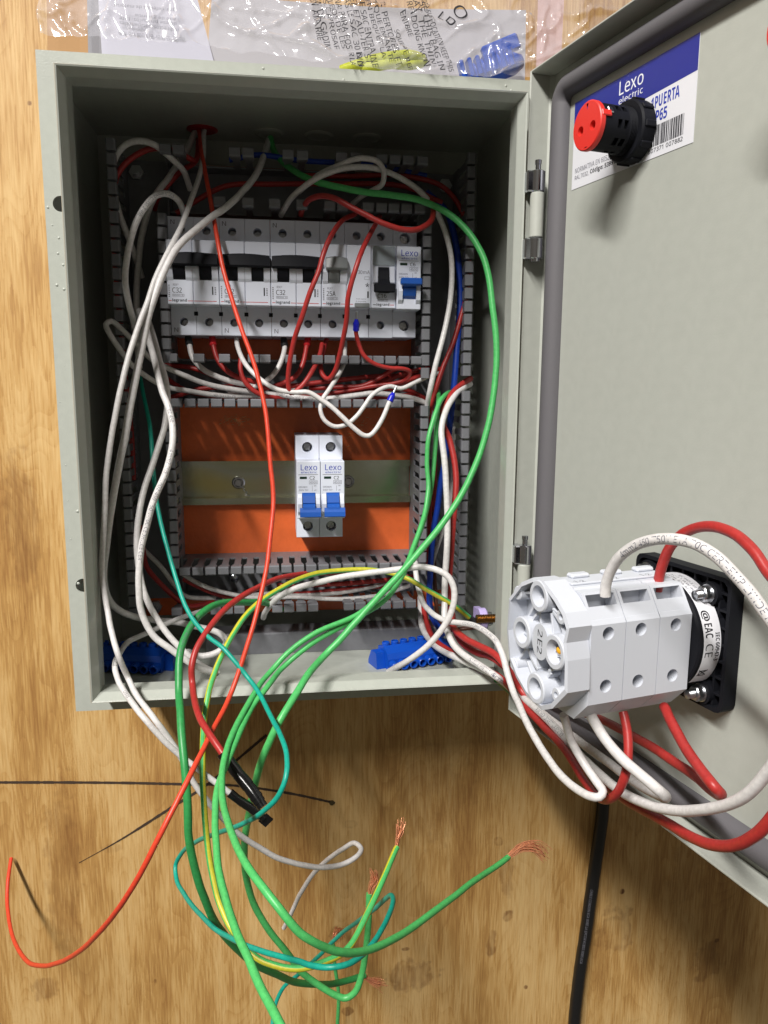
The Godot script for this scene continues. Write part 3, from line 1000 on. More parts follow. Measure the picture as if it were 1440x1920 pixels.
func module_body(w: float, poles: int, h: float, lo: float, hi: float, face_z: float) -> B:
	var b := B.new()
	var pw := w / poles
	for i in poles:
		var x0 := pw * i + 0.12
		var x1 := pw * (i + 1) - 0.12
		# main block below the shoulder plane, open at the front where the holed faces lie
		b.box(M.module, Vector3(x0, 0, 2.2), Vector3(x1, h, 29.5), 0.4)
		for q in [[Vector3(x0, 0, 29.5), Vector3(x1, 0, 29.5), Vector3(x1, 0, 43.7), Vector3(x0, 0, 43.7), Vector3(0, -1, 0)], [Vector3(x0, h, 29.5), Vector3(x1, h, 29.5), Vector3(x1, h, 43.7), Vector3(x0, h, 43.7), Vector3(0, 1, 0)],
				[Vector3(x0, 0, 43.7), Vector3(x1, 0, 43.7), Vector3(x1, 0.4, 44), Vector3(x0, 0.4, 44), Vector3(0, -1, 1)], [Vector3(x0, h, 43.7), Vector3(x1, h, 43.7), Vector3(x1, h - 0.4, 44), Vector3(x0, h - 0.4, 44), Vector3(0, 1, 1)]]:
			b.face(M.module, [q[0], q[1], q[2], q[3]], q[4])
		for q in [[x0, -1.0], [x1, 1.0]]:
			b.face(M.module, [Vector3(q[0], 0, 29.5), Vector3(q[0], h, 29.5), Vector3(q[0], h, 43.7), Vector3(q[0], h - 0.4, 44), Vector3(q[0], 0.4, 44), Vector3(q[0], 0, 43.7)], Vector3(q[1], 0, 0))
		b.box(M.module, Vector3(x0, lo, 29.6), Vector3(x1, hi, face_z), 0.5)
	return b

func screws_for(o: Node3D, w: float, poles: int, h: float, lo: float, hi: float, deep: float, rad: float, bright: float, base: Vector3) -> void:
	for i in poles:
		for yy in [lo * 0.47, h - (h - hi) * 0.5]:
			var b := B.new()
			var t := Transform3D(Basis(Vector3(0, 0, 1), 0.4 + i * 0.9 + yy), Vector3(w / poles * (i + 0.5), yy, 44.0 - deep))
			b.cross_head(M.zinc, t, rad * 0.86, 1.2, 2.3, 0.42)
			part(b, "terminal_screw", o)

func breaker_wide(x0: float, label: String, rating: String, kind: String) -> Node3D:
	# two-pole breaker of the upper row: kind "black" has a joined black handle, "grey" is the residual-current device
	var w := 35.6
	var h := 81.7
	var lo := 20.0
	var hi := 63.4
	var fz := 60.0
	var base := Vector3(x0, 247.0, PLATE)
	var o := thing("circuit_breaker" if kind == "black" else "residual_current_breaker", label, "circuit breaker", base, "breakers in the upper row")
	var b := module_body(w, 2, h, lo, hi, fz)
	terminals(b, w, 2, h, lo, hi, 12.0, 3.0)
	part(b, "body", o)
	screws_for(o, w, 2, h, lo, hi, 12.0, 3.0, 0.3, base)
	var slots := [4.7, 22.5] if kind == "black" else [4.7]
	var hm: StandardMaterial3D = M.black_plastic if kind == "black" else M.grey_handle
	for sx in slots:
		b = B.new()
		b.box(hm, Vector3(sx, 36.6, fz - 0.6), Vector3(sx + 8.2, 46.2, fz + 0.25), 0.1)
		b.prism(hm, PackedVector2Array([Vector2(37.4, 0.2), Vector2(45.6, 0.2), Vector2(46.2, 5.2), Vector2(43.0, 4.4), Vector2(39.4, 2.6)]), sx + 0.5, sx + 7.7, Transform3D(Basis(Vector3(0, 1, 0), Vector3(0, 0, 1), Vector3(1, 0, 0)), Vector3(0, 0, fz)))
		part(b, "toggle_stem", o)
	# raised white guards between the slots
	b = B.new()
	var guards := [[0.3, 4.5], [13.1, 17.7], [17.9, 22.3], [30.9, 35.3]] if kind == "black" else [[0.8, 4.5], [13.1, 18.2]]
	for g in guards:
		b.prism(M.module, PackedVector2Array([Vector2(36.0, 0.0), Vector2(46.5, 0.0), Vector2(45.8, 3.4), Vector2(43.6, 3.6), Vector2(38.0, 1.4)]), g[0], g[1], Transform3D(Basis(Vector3(0, 1, 0), Vector3(0, 0, 1), Vector3(1, 0, 0)), Vector3(0, 0, fz)))
	part(b, "toggle_guard", o)
	b = B.new()
	# the handle: a bowed bar
	var hx0 := 1.0 if kind == "black" else 3.0
	var hx1 := 35.2 if kind == "black" else 18.0
	var n := 10
	for i in n:
		var a := lerpf(hx0, hx1, float(i) / n)
		var c := lerpf(hx0, hx1, float(i + 1) / n)
		var za := 7.2 + 1.2 * sin(PI * i / n)
		var zc := 7.2 + 1.2 * sin(PI * (i + 1.0) / n)
		var ya := 53.6 + 0.9 * sin(PI * i / n)
		var yc := 53.6 + 0.9 * sin(PI * (i + 1.0) / n)
		var lo_a := [Vector3(a, 45.4, fz + 0.3), Vector3(a, 45.2, fz + za - 1.0), Vector3(a, 46.4, fz + za), Vector3(a, ya - 1.0, fz + za - 1.4), Vector3(a, ya, fz + za - 3.4), Vector3(a, ya, fz + 0.3)]
		var lo_c := [Vector3(c, 45.4, fz + 0.3), Vector3(c, 45.2, fz + zc - 1.0), Vector3(c, 46.4, fz + zc), Vector3(c, yc - 1.0, fz + zc - 1.4), Vector3(c, yc, fz + zc - 3.4), Vector3(c, yc, fz + 0.3)]
		var hints := [Vector3(0, -1, 0.1), Vector3(0, -1, 1), Vector3(0, 0.2, 1), Vector3(0, 1, 1), Vector3(0, 1, 0)]
		for k in 5:
			b.face(hm, [lo_a[k], lo_c[k], lo_c[k + 1], lo_a[k + 1]], hints[k])
		if i == 0: b.face(hm, lo_a, Vector3(-1, 0, 0))
		if i == n - 1: b.face(hm, lo_c, Vector3(1, 0, 0))
	part(b, "handle", o)
	# print
	b = B.new()
	var z := fz + 0.08
	var at := func(xx: float, yy: float) -> Transform3D: return plane(Vector3(xx, yy, z))
	write(b, M.ink_soft, "RX³", at.call(4.2, 32.4), 1.5, 3.6)
	write(b, M.ink, rating, at.call(3.6, 27.8), 3.4, 6.4)
	b_rect(b, M.ink_soft, 3.6, 25.3, 11.6, 26.9, z, 0.18)
	write(b, M.ink_soft, "6000 3", at.call(4.2, 25.6), 1.0, 6.6)
	write(b, M.ink, "legrand", at.call(3.4, 21.2), 2.6, 9.8, true)
	b_bar(b, M.ink_red, 0.8, 22.2, 3.0, 22.6, z)
	b_bar(b, M.ink_red, 13.8, 22.2, 17.5, 22.6, z)
	if kind == "black":
		b_bar(b, M.ink_red, 18.1, 22.2, 33.6, 22.6, z)
		b_bar(b, M.ink, 30.6, 26.8, 31.5, 32.4, z)
		for k in 5: b_bar(b, M.ink_soft, 32.4, 27.0 + k * 1.1, 33.4, 27.6 + k * 1.1, z)
	else:
		write(b, M.ink_soft, "30mA", at.call(26.0, 43.6), 2.5, 8.6)
		b_rect(b, M.ink_soft, 30.8, 39.6, 34.4, 41.8, z, 0.2)
		write(b, M.ink, "*", at.call(31.4, 34.6), 2.8, 2.8)
		b_bar(b, M.ink, 32.8, 27.0, 33.8, 31.6, z)
		write(b, M.ink_soft, "Test every", at.call(24.6, 25.6), 1.1, 7.4)
		write(b, M.ink_soft, "6 months", at.call(24.6, 24.0), 1.1, 7.4)
		b_bar(b, M.ink_red, 18.0, 22.2, 22.6, 22.6, z)
	for k in 7: b_bar(b, M.ink_soft, 1.0, 24.8 + k * 1.25, 1.9, 25.5 + k * 1.25, z)
	if kind == "black":
		for yy in [2.2, 76.4]:
			write(b, M.ink_soft, "N", plane(Vector3(2.0, yy, 44.08)), 3.0, 2.8)
	part(b, "lettering", o)
	# test button; black blocks stand in for the dark inside clip openings
	if kind == "grey":
		b = B.new()
		b.box(M.grey_handle, Vector3(23.6, 20.3, fz - 0.5), Vector3(34.4, 23.4, fz + 0.9), 0.4)
		part(b, "test_button", o)
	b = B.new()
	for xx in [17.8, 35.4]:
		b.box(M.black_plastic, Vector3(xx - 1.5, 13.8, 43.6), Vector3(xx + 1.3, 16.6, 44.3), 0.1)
	part(b, "clip_slot_shade", o)
	return o

func b_bar(b: B, m, x0: float, y0: float, x1: float, y1: float, z: float) -> void:
	b.face(m, [Vector3(x0, y0, z), Vector3(x1, y0, z), Vector3(x1, y1, z), Vector3(x0, y1, z)], Vector3(0, 0, 1))

func b_rect(b: B, m, x0: float, y0: float, x1: float, y1: float, z: float, t: float) -> void:
	b_bar(b, m, x0, y0, x1, y0 + t, z)
	b_bar(b, m, x0, y1 - t, x1, y1, z)
	b_bar(b, m, x0, y0 + t, x0 + t, y1 - t, z)
	b_bar(b, m, x1 - t, y0 + t, x1, y1 - t, z)

func breaker_narrow(x0: float, label: String, rating: String) -> Node3D:
	# single-pole breaker with a clear label cover and its black toggle down
	var w := 17.8
	var h := 81.7
	var base := Vector3(x0, 247.0, PLATE)
	var o := thing("circuit_breaker", label, "circuit breaker", base, "breakers in the upper row")
	var b := module_body(w, 1, h, 20.0, 63.4, 60.0)
	terminals(b, w, 1, h, 20.0, 63.4, 12.0, 3.0)
	part(b, "body", o)
	screws_for(o, w, 1, h, 20.0, 63.4, 12.0, 3.0, 0.3, base)
	b = B.new()
	b.box(M.window, Vector3(0.8, 49.6, 60.1), Vector3(16.9, 63.2, 61.6), 0.3)
	part(b, "label_cover", o)
	b = B.new()
	b.box(M.black_plastic, Vector3(4.9, 38.0, 59.6), Vector3(12.7, 48.6, 60.3), 0.1)
	b.prism(M.black_plastic, PackedVector2Array([Vector2(30.6, 0.3), Vector2(48.4, 0.3), Vector2(46.0, 2.2), Vector2(40.0, 3.6), Vector2(36.6, 6.6), Vector2(31.2, 7.6), Vector2(30.2, 6.2)]), 5.1, 12.5, Transform3D(Basis(Vector3(0, 1, 0), Vector3(0, 0, 1), Vector3(1, 0, 0)), Vector3(0, 0, 60)))
	b.box(M.black_plastic, Vector3(1.4, 30.6, 62.8), Vector3(16.6, 36.6, 67.6), 0.7)
	part(b, "toggle", o)
	b = B.new()
	for g in [[1.0, 4.7], [12.9, 16.8]]:
		b.box(M.module, Vector3(g[0], 37.4, 60), Vector3(g[1], 48.8, 62.6), 0.5)
	part(b, "toggle_guard", o)
	b = B.new()
	write(b, M.ink, rating, plane(Vector3(4.6, 27.2, 60.08)), 3.0, 6.4)
	b_rect(b, M.ink_soft, 4.2, 24.9, 12.0, 26.4, 60.08, 0.18)
	write(b, M.ink_soft, "6000 3", plane(Vector3(4.8, 25.2, 60.08)), 0.9, 6.4)
	write(b, M.ink, "legrand", plane(Vector3(3.9, 21.2, 60.08)), 2.5, 9.2, true)
	b_bar(b, M.ink, 1.2, 22.2, 3.5, 22.6, 60.08)
	b_bar(b, M.ink_red, 13.5, 22.2, 16.6, 22.6, 60.08)
	part(b, "lettering", o)
	return o

func breaker_blue(x0: float, y0: float, h: float, label: String, rating: String, up: bool, group: String) -> Node3D:
	# single-pole breaker with a blue toggle and printed face
	var w := 17.7
	var lo := h * 0.232
	var hi := h * 0.777
	var fz := 64.0
	var base := Vector3(x0, y0, PLATE)
	var o := thing("miniature_breaker", label, "circuit breaker", base, group)
	var b := module_body(w, 1, h, lo, hi, fz)
	terminals(b, w, 1, h, lo, hi, 7.5, 3.9)
	part(b, "body", o)
	screws_for(o, w, 1, h, lo, hi, 7.5, 3.9, 0.5, base)
	var top := hi
	b = B.new()
	var z := fz + 0.08
	write(b, M.ink_blue, "Lexo", plane(Vector3(3.2, top - 6.7, z)), 4.3, 12.0)
	write(b, M.ink_blue, "electric", plane(Vector3(3.4, top - 8.9, z)), 1.5, 11.6)
	b_bar(b, M.ink, 1.4, top - 10.0, 15.8, top - 9.75, z)
	b.box(M.indicator, Vector3(2.4, top - 13.1, fz - 0.2), Vector3(7.6, top - 11.3, fz + 0.12), 0.1)
	write(b, M.ink, rating, plane(Vector3(9.6, top - 13.5, z)), 2.4, 3.8)
	b_rect(b, M.ink_soft, 9.2, top - 16.9, 15.4, top - 14.3, z, 0.2)
	write(b, M.ink_soft, "4500", plane(Vector3(9.8, top - 16.4, z)), 1.5, 5.0)
	write(b, M.ink_soft, "EBS6BN", plane(Vector3(1.6, top - 19.6, z)), 1.2, 6.2)
	write(b, M.ink_soft, "240V 50~", plane(Vector3(1.6, top - 21.8, z)), 1.2, 7.4)
	b_bar(b, M.ink_soft, 11.4, top - 22.0, 11.6, top - 18.0, z)
	write(b, M.ink_soft, "on", plane(Vector3(12.8, top - 18.6, z)), 0.9, 1.6)
	write(b, M.ink_soft, "off", plane(Vector3(12.8, top - 21.9, z)), 1.0, 1.8)
	part(b, "lettering", o)
	# hollow round the toggle
	b = B.new()
	var t0 := top - 36.2
	var t1 := top - 23.2
	b.box(M.blue_toggle, Vector3(4.0, t0, fz - 0.4), Vector3(13.8, t1, fz + 0.2), 0.1)
	for g in [[0.9, 3.9], [13.9, 16.9]]:
		b.prism(M.module, PackedVector2Array([Vector2(t0 - 3.6, 0.0), Vector2(t1 - 1.0, 0.0), Vector2(t1 - 3.6, 2.0), Vector2((t0 + t1) / 2 - 1.5, 3.4), Vector2(t0 - 1.0, 2.2)]), g[0], g[1], Transform3D(Basis(Vector3(0, 1, 0), Vector3(0, 0, 1), Vector3(1, 0, 0)), Vector3(0, 0, fz)))
	part(b, "toggle_hollow", o)
	b = B.new()
	var tx := Transform3D(Basis(Vector3(0, 1, 0), Vector3(0, 0, 1), Vector3(1, 0, 0)), Vector3(0, 0, fz))
	if up:
		b.prism(M.blue_toggle, PackedVector2Array([Vector2(t1 - 0.6, 0.4), Vector2(t0 + 0.6, 0.4), Vector2(t0 + 2.0, 2.4), Vector2(t0 + 7.0, 4.6), Vector2(t0 + 7.6, 4.0), Vector2(t1 - 3.4, 6.8), Vector2(t1 - 0.4, 7.4)]), 4.4, 13.4, tx)
		b.box(M.blue_toggle, Vector3(1.8, t1 - 4.2, fz + 4.4), Vector3(17.2, t1 + 0.6, fz + 9.0), 0.8)
	else:
		b.prism(M.blue_toggle, PackedVector2Array([Vector2(t1 - 0.6, 0.4), Vector2(t0 + 0.6, 0.4), Vector2(t0 + 0.4, 7.4), Vector2(t0 + 3.2, 6.8), Vector2(t1 - 7.6, 4.0), Vector2(t1 - 7.0, 4.6), Vector2(t1 - 2.0, 2.4)]), 4.4, 13.4, tx)
		b.prism(M.blue_toggle, PackedVector2Array([Vector2(t0 - 4.2, 4.0), Vector2(t0 - 4.2, 8.0), Vector2(t0 - 3.6, 8.8), Vector2(t0 - 0.4, 8.2), Vector2(t0 + 2.4, 6.6), Vector2(t0 + 2.4, 4.6)]), 2.2, 17.3, tx)
	part(b, "toggle", o)
	return o

func build_breakers() -> void:
	breaker_wide(59.3, "two pole breaker rated C32 behind thick white wires, first in the upper row", "C32", "black")
	breaker_wide(95.0, "two pole breaker rated C32 crossed by the thin bright red wire", "C32", "black")
	breaker_wide(130.7, "two pole breaker rated C32 beside the grey handled 25A device", "C32", "black")
	breaker_wide(166.4, "residual current breaker marked 25A with grey handle and two red wires across it", "25A", "grey")
	breaker_narrow(202.1, "single pole breaker with clear label cover and black toggle down", "C16")
	breaker_blue(219.9, 247.6, 80.0, "single pole breaker with blue toggle up at the end of the upper row", "C6", true, "breakers in the upper row")
	breaker_blue(146.9, 96.4, 78.0, "miniature breaker rated C2 on the lower rail, on the thin red wire's side", "C2", false, "pair of breakers on the lower rail")
	breaker_blue(164.7, 96.4, 78.0, "miniature breaker rated C2 on the lower rail, beside the dark rail screw", "C2", false, "pair of breakers on the lower rail")

# ---------------------------------------------------------------- rotary switch and pilot lamps on the door
func door_frame(u: float, y: float, w: float) -> Transform3D:
	return Transform3D(Basis(DOOR_U, Vector3.UP, DOOR_W), door_at(u, y, w))

func local_on_door(u: float, v: float, w: float, x: Transform3D) -> Vector2:
	var p := x.affine_inverse() * on_door(u, v, w)
	return Vector2(p.x, p.y)

func build_switch() -> void:
	var x := door_frame(141.0, 95.5, 0.0)
	var base := x.origin
	var o := thing("rotary_switch", "grey three section cam switch on black plate, wired to the open door", "switch", base)
	var bp: StandardMaterial3D = M.black_plastic
	var sg: StandardMaterial3D = M.switch_grey
	var b := B.new()
	# square plate, rimmed and ribbed
	var sq := PackedVector2Array()
	for c in [[1, 1], [-1, 1], [-1, -1], [1, -1]]:
		var cc := Vector2(c[0], c[1]) * 27.5
		var a0: float = Vector2(c[0], c[1]).angle() - PI / 4
		for k in 4: sq.append(cc + Vector2.from_angle(a0 + PI / 2 * k / 3.0) * 4.5)
	b.prism(bp, sq, 0.3, 3.2, x)
	for i in sq.size():
		var a := sq[i]
		var c2 := sq[(i + 1) % sq.size()]
		b.face(bp, [x * Vector3(a.x, a.y, 3.2), x * Vector3(c2.x, c2.y, 3.2), x * Vector3(c2.x, c2.y, 8), x * Vector3(a.x, a.y, 8)], x.basis * Vector3(a.x + c2.x, a.y + c2.y, 0))
		b.face(bp, [x * Vector3(a.x, a.y, 8), x * Vector3(c2.x, c2.y, 8), x * Vector3(c2.x * 0.94, c2.y * 0.94, 8), x * Vector3(a.x * 0.94, a.y * 0.94, 8)], DOOR_W)
		b.face(bp, [x * Vector3(a.x * 0.94, a.y * 0.94, 3.2), x * Vector3(c2.x * 0.94, c2.y * 0.94, 3.2), x * Vector3(c2.x * 0.94, c2.y * 0.94, 8), x * Vector3(a.x * 0.94, a.y * 0.94, 8)], x.basis * -Vector3(a.x + c2.x, a.y + c2.y, 0))
	for k in 7:
		var t := -24.0 + k * 8.0
		b.box(bp, Vector3(t - 0.6, -30, 3), Vector3(t + 0.6, 30, 6.6), 0.2, x)
		b.box(bp, Vector3(-30, t - 0.6, 3), Vector3(30, t + 0.6, 6.5), 0.2, x)
	part(b, "mounting_plate", o, base)
	for c in [Vector2(19.4, 22.8), Vector2(19.4, -25.2), Vector2(-22.5, 24.0), Vector2(-22.5, -25)]:
		b = B.new()
		var t := x * Transform3D(Basis(), Vector3(c.x, c.y, 0))
		b.lathe(bp, [Vector2(5.6, 3), Vector2(5.6, 8.6), Vector2(0, 8.6)], t, 16)
		b.lathe(M.zinc, [Vector2(4.4, 8.6), Vector2(4.4, 9.4), Vector2(0, 9.4)], t, 18)
		b.lathe(M.zinc, [Vector2(3.9, 9.4), Vector2(3.9, 12.6), Vector2(3.4, 13.2), Vector2(0, 13.2)], t, 6)
		var th := []
		for i in 12: th.append(Vector2(2.1 if i % 2 else 1.75, 13.0 + i * 0.35))
		th.append(Vector2(0, 17.4))
		b.lathe(M.zinc, th, t, 14)
		part(b, "nut", o, base)
	# round black collar with its printed strip
	b = B.new()
	b.lathe(bp, [Vector2(27.4, 3), Vector2(27.4, 18.6), Vector2(26.4, 19.4), Vector2(0, 19.4)], x, 56, 0.0, TAU, false)
	part(b, "collar", o, base)
	b = B.new()
	b.lathe(M.sticker_white, [Vector2(27.55, 7.0), Vector2(27.55, 17.0)], x, 40, deg_to_rad(-44), deg_to_rad(112))
	var ring_text := func(s: String, m, a_start: float, w0: float, h: float, wid: float, bold: bool) -> void:
		var g: Array = letters(s, 1.0, bold)
		var flat: PackedVector2Array = g[0]
		var sx: float = wid / g[1].x
		var sy: float = h / g[1].y
		for i in range(0, flat.size(), 3):
			var q := []
			var nn := []
			for j in 3:
				var a := a_start - flat[i + j].x * sx / 27.6
				q.append(x * Vector3(cos(a) * 27.62, sin(a) * 27.62, w0 - flat[i + j].y * sy))
				nn.append(x.basis * Vector3(cos(a), sin(a), 0))
			b.tri(m, q[0], q[1], q[2], nn[0], nn[1], nn[2])
	ring_text.call("@", M.ink, 0.62, 16.2, 4.6, 5.0, true)
	ring_text.call("EAC", M.ink, 0.40, 15.9, 4.4, 6.6, true)
	ring_text.call("CE", M.ink, 0.06, 15.9, 4.4, 6.4, false)
	ring_text.call("IEC 60947-3", M.ink, 0.24, 10.2, 2.4, 13.6, true)
	ring_text.call("U", M.ink, -0.44, 15.9, 4.0, 3.6, false)
	ring_text.call("X", M.ink, -0.42, 16.2, 5.0, 4.2, false)
	ring_text.call("690V Ith 32A AC-21A", M.ink_soft, 1.7, 16.2, 1.5, 24.0, false)
	ring_text.call("AC-3 11kW 400V", M.ink_soft, 1.6, 13.8, 1.5, 20.0, false)
	ring_text.call("IEC 947-3 UI 690V", M.ink_soft, 1.5, 11.4, 1.5, 18.0, false)
	part(b, "label_strip", o, base)
	# three contact sections
	var w_at := [19.7, 37.9, 56.3, 74.7]
	for k in 3:
		var w0: float = w_at[k] + 0.15
		var w1: float = w_at[k + 1] - 0.25
		b = B.new()
		var body := [Vector2(22, -21), Vector2(22, 15), Vector2(20.6, 17), Vector2(9, 17), Vector2(9, 27), Vector2(7.6, 28.4), Vector2(-7.6, 28.4), Vector2(-9, 27), Vector2(-9, 17), Vector2(-20.6, 17), Vector2(-22, 15), Vector2(-22, -21), Vector2(-12.5, -31), Vector2(12.5, -31)]
		# all the sides but the one with the screw holes
		for i in range(1, body.size()):
			var a: Vector2 = body[i]
			var c2: Vector2 = body[(i + 1) % body.size()]
			var d := c2 - a
			b.face(sg, [x * Vector3(a.x, a.y, w0), x * Vector3(c2.x, c2.y, w0), x * Vector3(c2.x, c2.y, w1), x * Vector3(a.x, a.y, w1)], x.basis * Vector3(d.y, -d.x, 0))
		var hx := Transform3D(Basis(-DOOR_W, Vector3.UP, DOOR_U), x * Vector3(22, 0, 0))
		var hw := (w0 + w1) / 2 + (1.0 if k == 1 else 0.0)
		b.holed(sg, hx, Rect2(-w1, -21, w1 - w0, 19.5), Vector2(-hw, -13.2), 3.0, 0.0, 18.0, sg, sg, 22)
		b.holed(sg, hx, Rect2(-w1, -1.5, w1 - w0, 16.5), Vector2(-hw, 10.8), 3.0, 0.0, 18.0, sg, sg, 22)
		var cap := PackedVector2Array(body)
		for idx in [w0, w1]:
			var ids := Geometry2D.triangulate_polygon(cap)
			for t in range(0, ids.size(), 3):
				b.face(sg, [x * Vector3(cap[ids[t]].x, cap[ids[t]].y, idx), x * Vector3(cap[ids[t + 1]].x, cap[ids[t + 1]].y, idx), x * Vector3(cap[ids[t + 2]].x, cap[ids[t + 2]].y, idx)], DOOR_W * (1.0 if idx == w1 else -1.0))
		# cheeks that close the wire pockets at both ends, a front ledge and a bridge
		for ww in [[w0, w0 + 1.5], [w1 - 1.5, w1]]:
			for s in [1.0, -1.0]:
				b.prism(sg, PackedVector2Array([Vector2(22 * s, 14.8), Vector2(13.5 * s, 27.6), Vector2(8.8 * s, 27.6), Vector2(8.8 * s, 16.5)]), ww[0], ww[1], x)
		for s in [1.0, -1.0]:
			b.prism(sg, PackedVector2Array([Vector2(22 * s, 14.6), Vector2(17.2 * s, 22.0), Vector2(16.0 * s, 21.2), Vector2(20.4 * s, 14.6)]), w0 + 1.5, w1 - 1.5, x)
			b.prism(sg, PackedVector2Array([Vector2(14.2 * s, 26.5), Vector2(13.5 * s, 27.6), Vector2(8.8 * s, 27.6), Vector2(8.8 * s, 24.5)]), w0 + 1.5, w1 - 1.5, x)
		var sec := part(b, "contact_section", o, base)
		b = B.new()
		b.box(M.zinc, Vector3(11, 17.1, w0 + 3), Vector3(17.5, 19.6, w1 - 3), 0.6, x)
		part(b, "terminal_clamp", sec, base)
		for yy in [-13.2, 10.8]:
			b = B.new()
			b.cross_head(M.zinc, hx * Transform3D(Basis(Vector3(0, 0, 1), 0.7 * k + yy), Vector3(-hw, yy, -13.0)), 2.8, 1.0, 2.0, 0.4)
			part(b, "clamp_screw", sec, base)
	# raised rails along the top
	b = B.new()
	b.box(sg, Vector3(-5, 28.4, 21), Vector3(5, 29.6, 73.5), 0.4, x)
	for k in 3: b.box(sg, Vector3(-7, 29.4, 22 + k * 18.3), Vector3(-2, 31.6, 32 + k * 18.3), 0.8, x)
	for k in 3: write(b, M.ink_soft, "1-2", x * Transform3D(Basis(Vector3(0, 0, -1), Vector3(-1, 0, 0), Vector3(0, 1, 0)), Vector3(4.2, 29.65, 34 + k * 18.3)), 3.0)
	part(b, "top_rail", o, base)
	# end cap: a walled tray of bosses and ribs
	b = B.new()
	var rim := PackedVector2Array()
	for p in [[953, 1122], [976, 1092], [998, 1083], [1018, 1090], [1042, 1122], [1058, 1150], [1066, 1178], [1060, 1206], [1063, 1240], [1062, 1300], [1034, 1329], [1014, 1332], [985, 1304], [966, 1270], [953, 1236], [949, 1180]]:
		rim.append(local_on_door(p[0], p[1], 86.5, x))
	var mid := Vector2.ZERO
	for p in rim: mid += p / rim.size()
	for i in rim.size():
		var a := rim[i]
		var c2 := rim[(i + 1) % rim.size()]
		var ai := mid + (a - mid) * 0.93
		var ci := mid + (c2 - mid) * 0.93
		var out := x.basis * Vector3(a.x + c2.x - mid.x * 2, a.y + c2.y - mid.y * 2, 0)
		b.face(sg, [x * Vector3(a.x, a.y, 74.7), x * Vector3(c2.x, c2.y, 74.7), x * Vector3(c2.x, c2.y, 86.0), x * Vector3(a.x, a.y, 86.0)], out)
		b.face(sg, [x * Vector3(a.x, a.y, 86.0), x * Vector3(c2.x, c2.y, 86.0), x * Vector3(ci.x, ci.y, 86.5), x * Vector3(ai.x, ai.y, 86.5)], DOOR_W)
		b.face(sg, [x * Vector3(ai.x, ai.y, 77), x * Vector3(ci.x, ci.y, 77), x * Vector3(ci.x, ci.y, 86.5), x * Vector3(ai.x, ai.y, 86.5)], -out)
		b.face(sg, [x * Vector3(mid.x, mid.y, 77), x * Vector3(ai.x, ai.y, 77), x * Vector3(ci.x, ci.y, 77)], DOOR_W)
		b.face(sg, [x * Vector3(mid.x, mid.y, 74.75), x * Vector3(a.x, a.y, 74.75), x * Vector3(c2.x, c2.y, 74.75)], -DOOR_W)
	var cap_part := part(b, "end_cap", o, base)
	for bo in [[1009, 1118, 7.3, 5.0, 86.6, ""], [1003, 1291, 7.3, 5.0, 86.6, ""], [977, 1186, 7.6, 5.2, 86.8, "screw"], [1038, 1223, 7.9, 5.6, 86.8, "yellow"]]:
		var c := local_on_door(bo[0], bo[1], bo[4], x)
		var t := x * Transform3D(Basis(), Vector3(c.x, c.y, 0))
		b = B.new()
		b.lathe(sg, [Vector2(bo[2], 77), Vector2(bo[2], bo[4] - 0.5), Vector2(bo[2] - 0.5, bo[4]), Vector2(bo[3], bo[4]), Vector2(bo[3] - 0.6, 79.5), Vector2(2.0, 79.2), Vector2(2.0, 78.4), Vector2(0, 78.4)], t, 32)
		if bo[5] != "":
			b.lathe(M.zinc, [Vector2(4.2, 79.2), Vector2(4.2, 81.4), Vector2(3.4, 82.6), Vector2(1.2, 82.9), Vector2(1.1, 82.2), Vector2(0, 82.2)], t, 24)
		if bo[5] == "yellow":
			b.lathe(M.yellow_paint, [Vector2(1.9, 82.4), Vector2(1.8, 83.6), Vector2(1.2, 84.4), Vector2(0, 84.6)], t * Transform3D(Basis(), Vector3(-0.6, 0.3, 0)), 14, 0.0, TAU, true)
		part(b, "screw_boss", cap_part, base)
	for bo in [[970, 1112], [1051, 1157], [963, 1246], [1042, 1303]]:
		var c := local_on_door(bo[0], bo[1], 85.0, x)
		b = B.new()
		b.lathe(sg, [Vector2(3.5, 77), Vector2(3.4, 84.6), Vector2(3.0, 85), Vector2(1.5, 85), Vector2(1.4, 80), Vector2(0, 80)], x * Transform3D(Basis(), Vector3(c.x, c.y, 0)), 18)
		part(b, "small_boss", cap_part, base)
	b = B.new()
	var cc := local_on_door(1011, 1204, 86.0, x)
	var disc := PackedVector2Array()
	for k in 28: disc.append(cc + Vector2(cos(TAU * k / 28) * 6.6, sin(TAU * k / 28) * 8.4))
	b.prism(sg, disc, 77, 85.6, x)
	write(b, M.ink, "2E2", x * Transform3D(Basis(Vector3(0, -1, 0), Vector3(1, 0, 0), Vector3(0, 0, 1)), Vector3(cc.x - 1.9, cc.y + 5.6, 85.7)), 3.8, 11.0)
	# ribs
	for rb in [[[1009, 1118], [1011, 1190]], [[1003, 1291], [1006, 1216]], [[977, 1186], [1000, 1196]], [[1038, 1223], [1020, 1210]], [[970, 1112], [1003, 1112]], [[1051, 1157], [1018, 1130]], [[963, 1246], [985, 1215]], [[1042, 1303], [1012, 1296]], [[1009, 1118], [985, 1160]], [[1038, 1223], [1030, 1150]], [[985, 1240], [1003, 1291]], [[1030, 1262], [1012, 1285]], [[953, 1200], [980, 1200]], [[1062, 1230], [1040, 1230]]]:
		var p := local_on_door(rb[0][0], rb[0][1], 83.5, x)
		var q := local_on_door(rb[1][0], rb[1][1], 83.5, x)
		var ang := (q - p).angle()
		b.box(sg, Vector3(0, -0.65, 77), Vector3(p.distance_to(q), 0.65, 82.8), 0.25, x * Transform3D(Basis(Vector3(0, 0, 1), ang), Vector3(p.x, p.y, 0)))
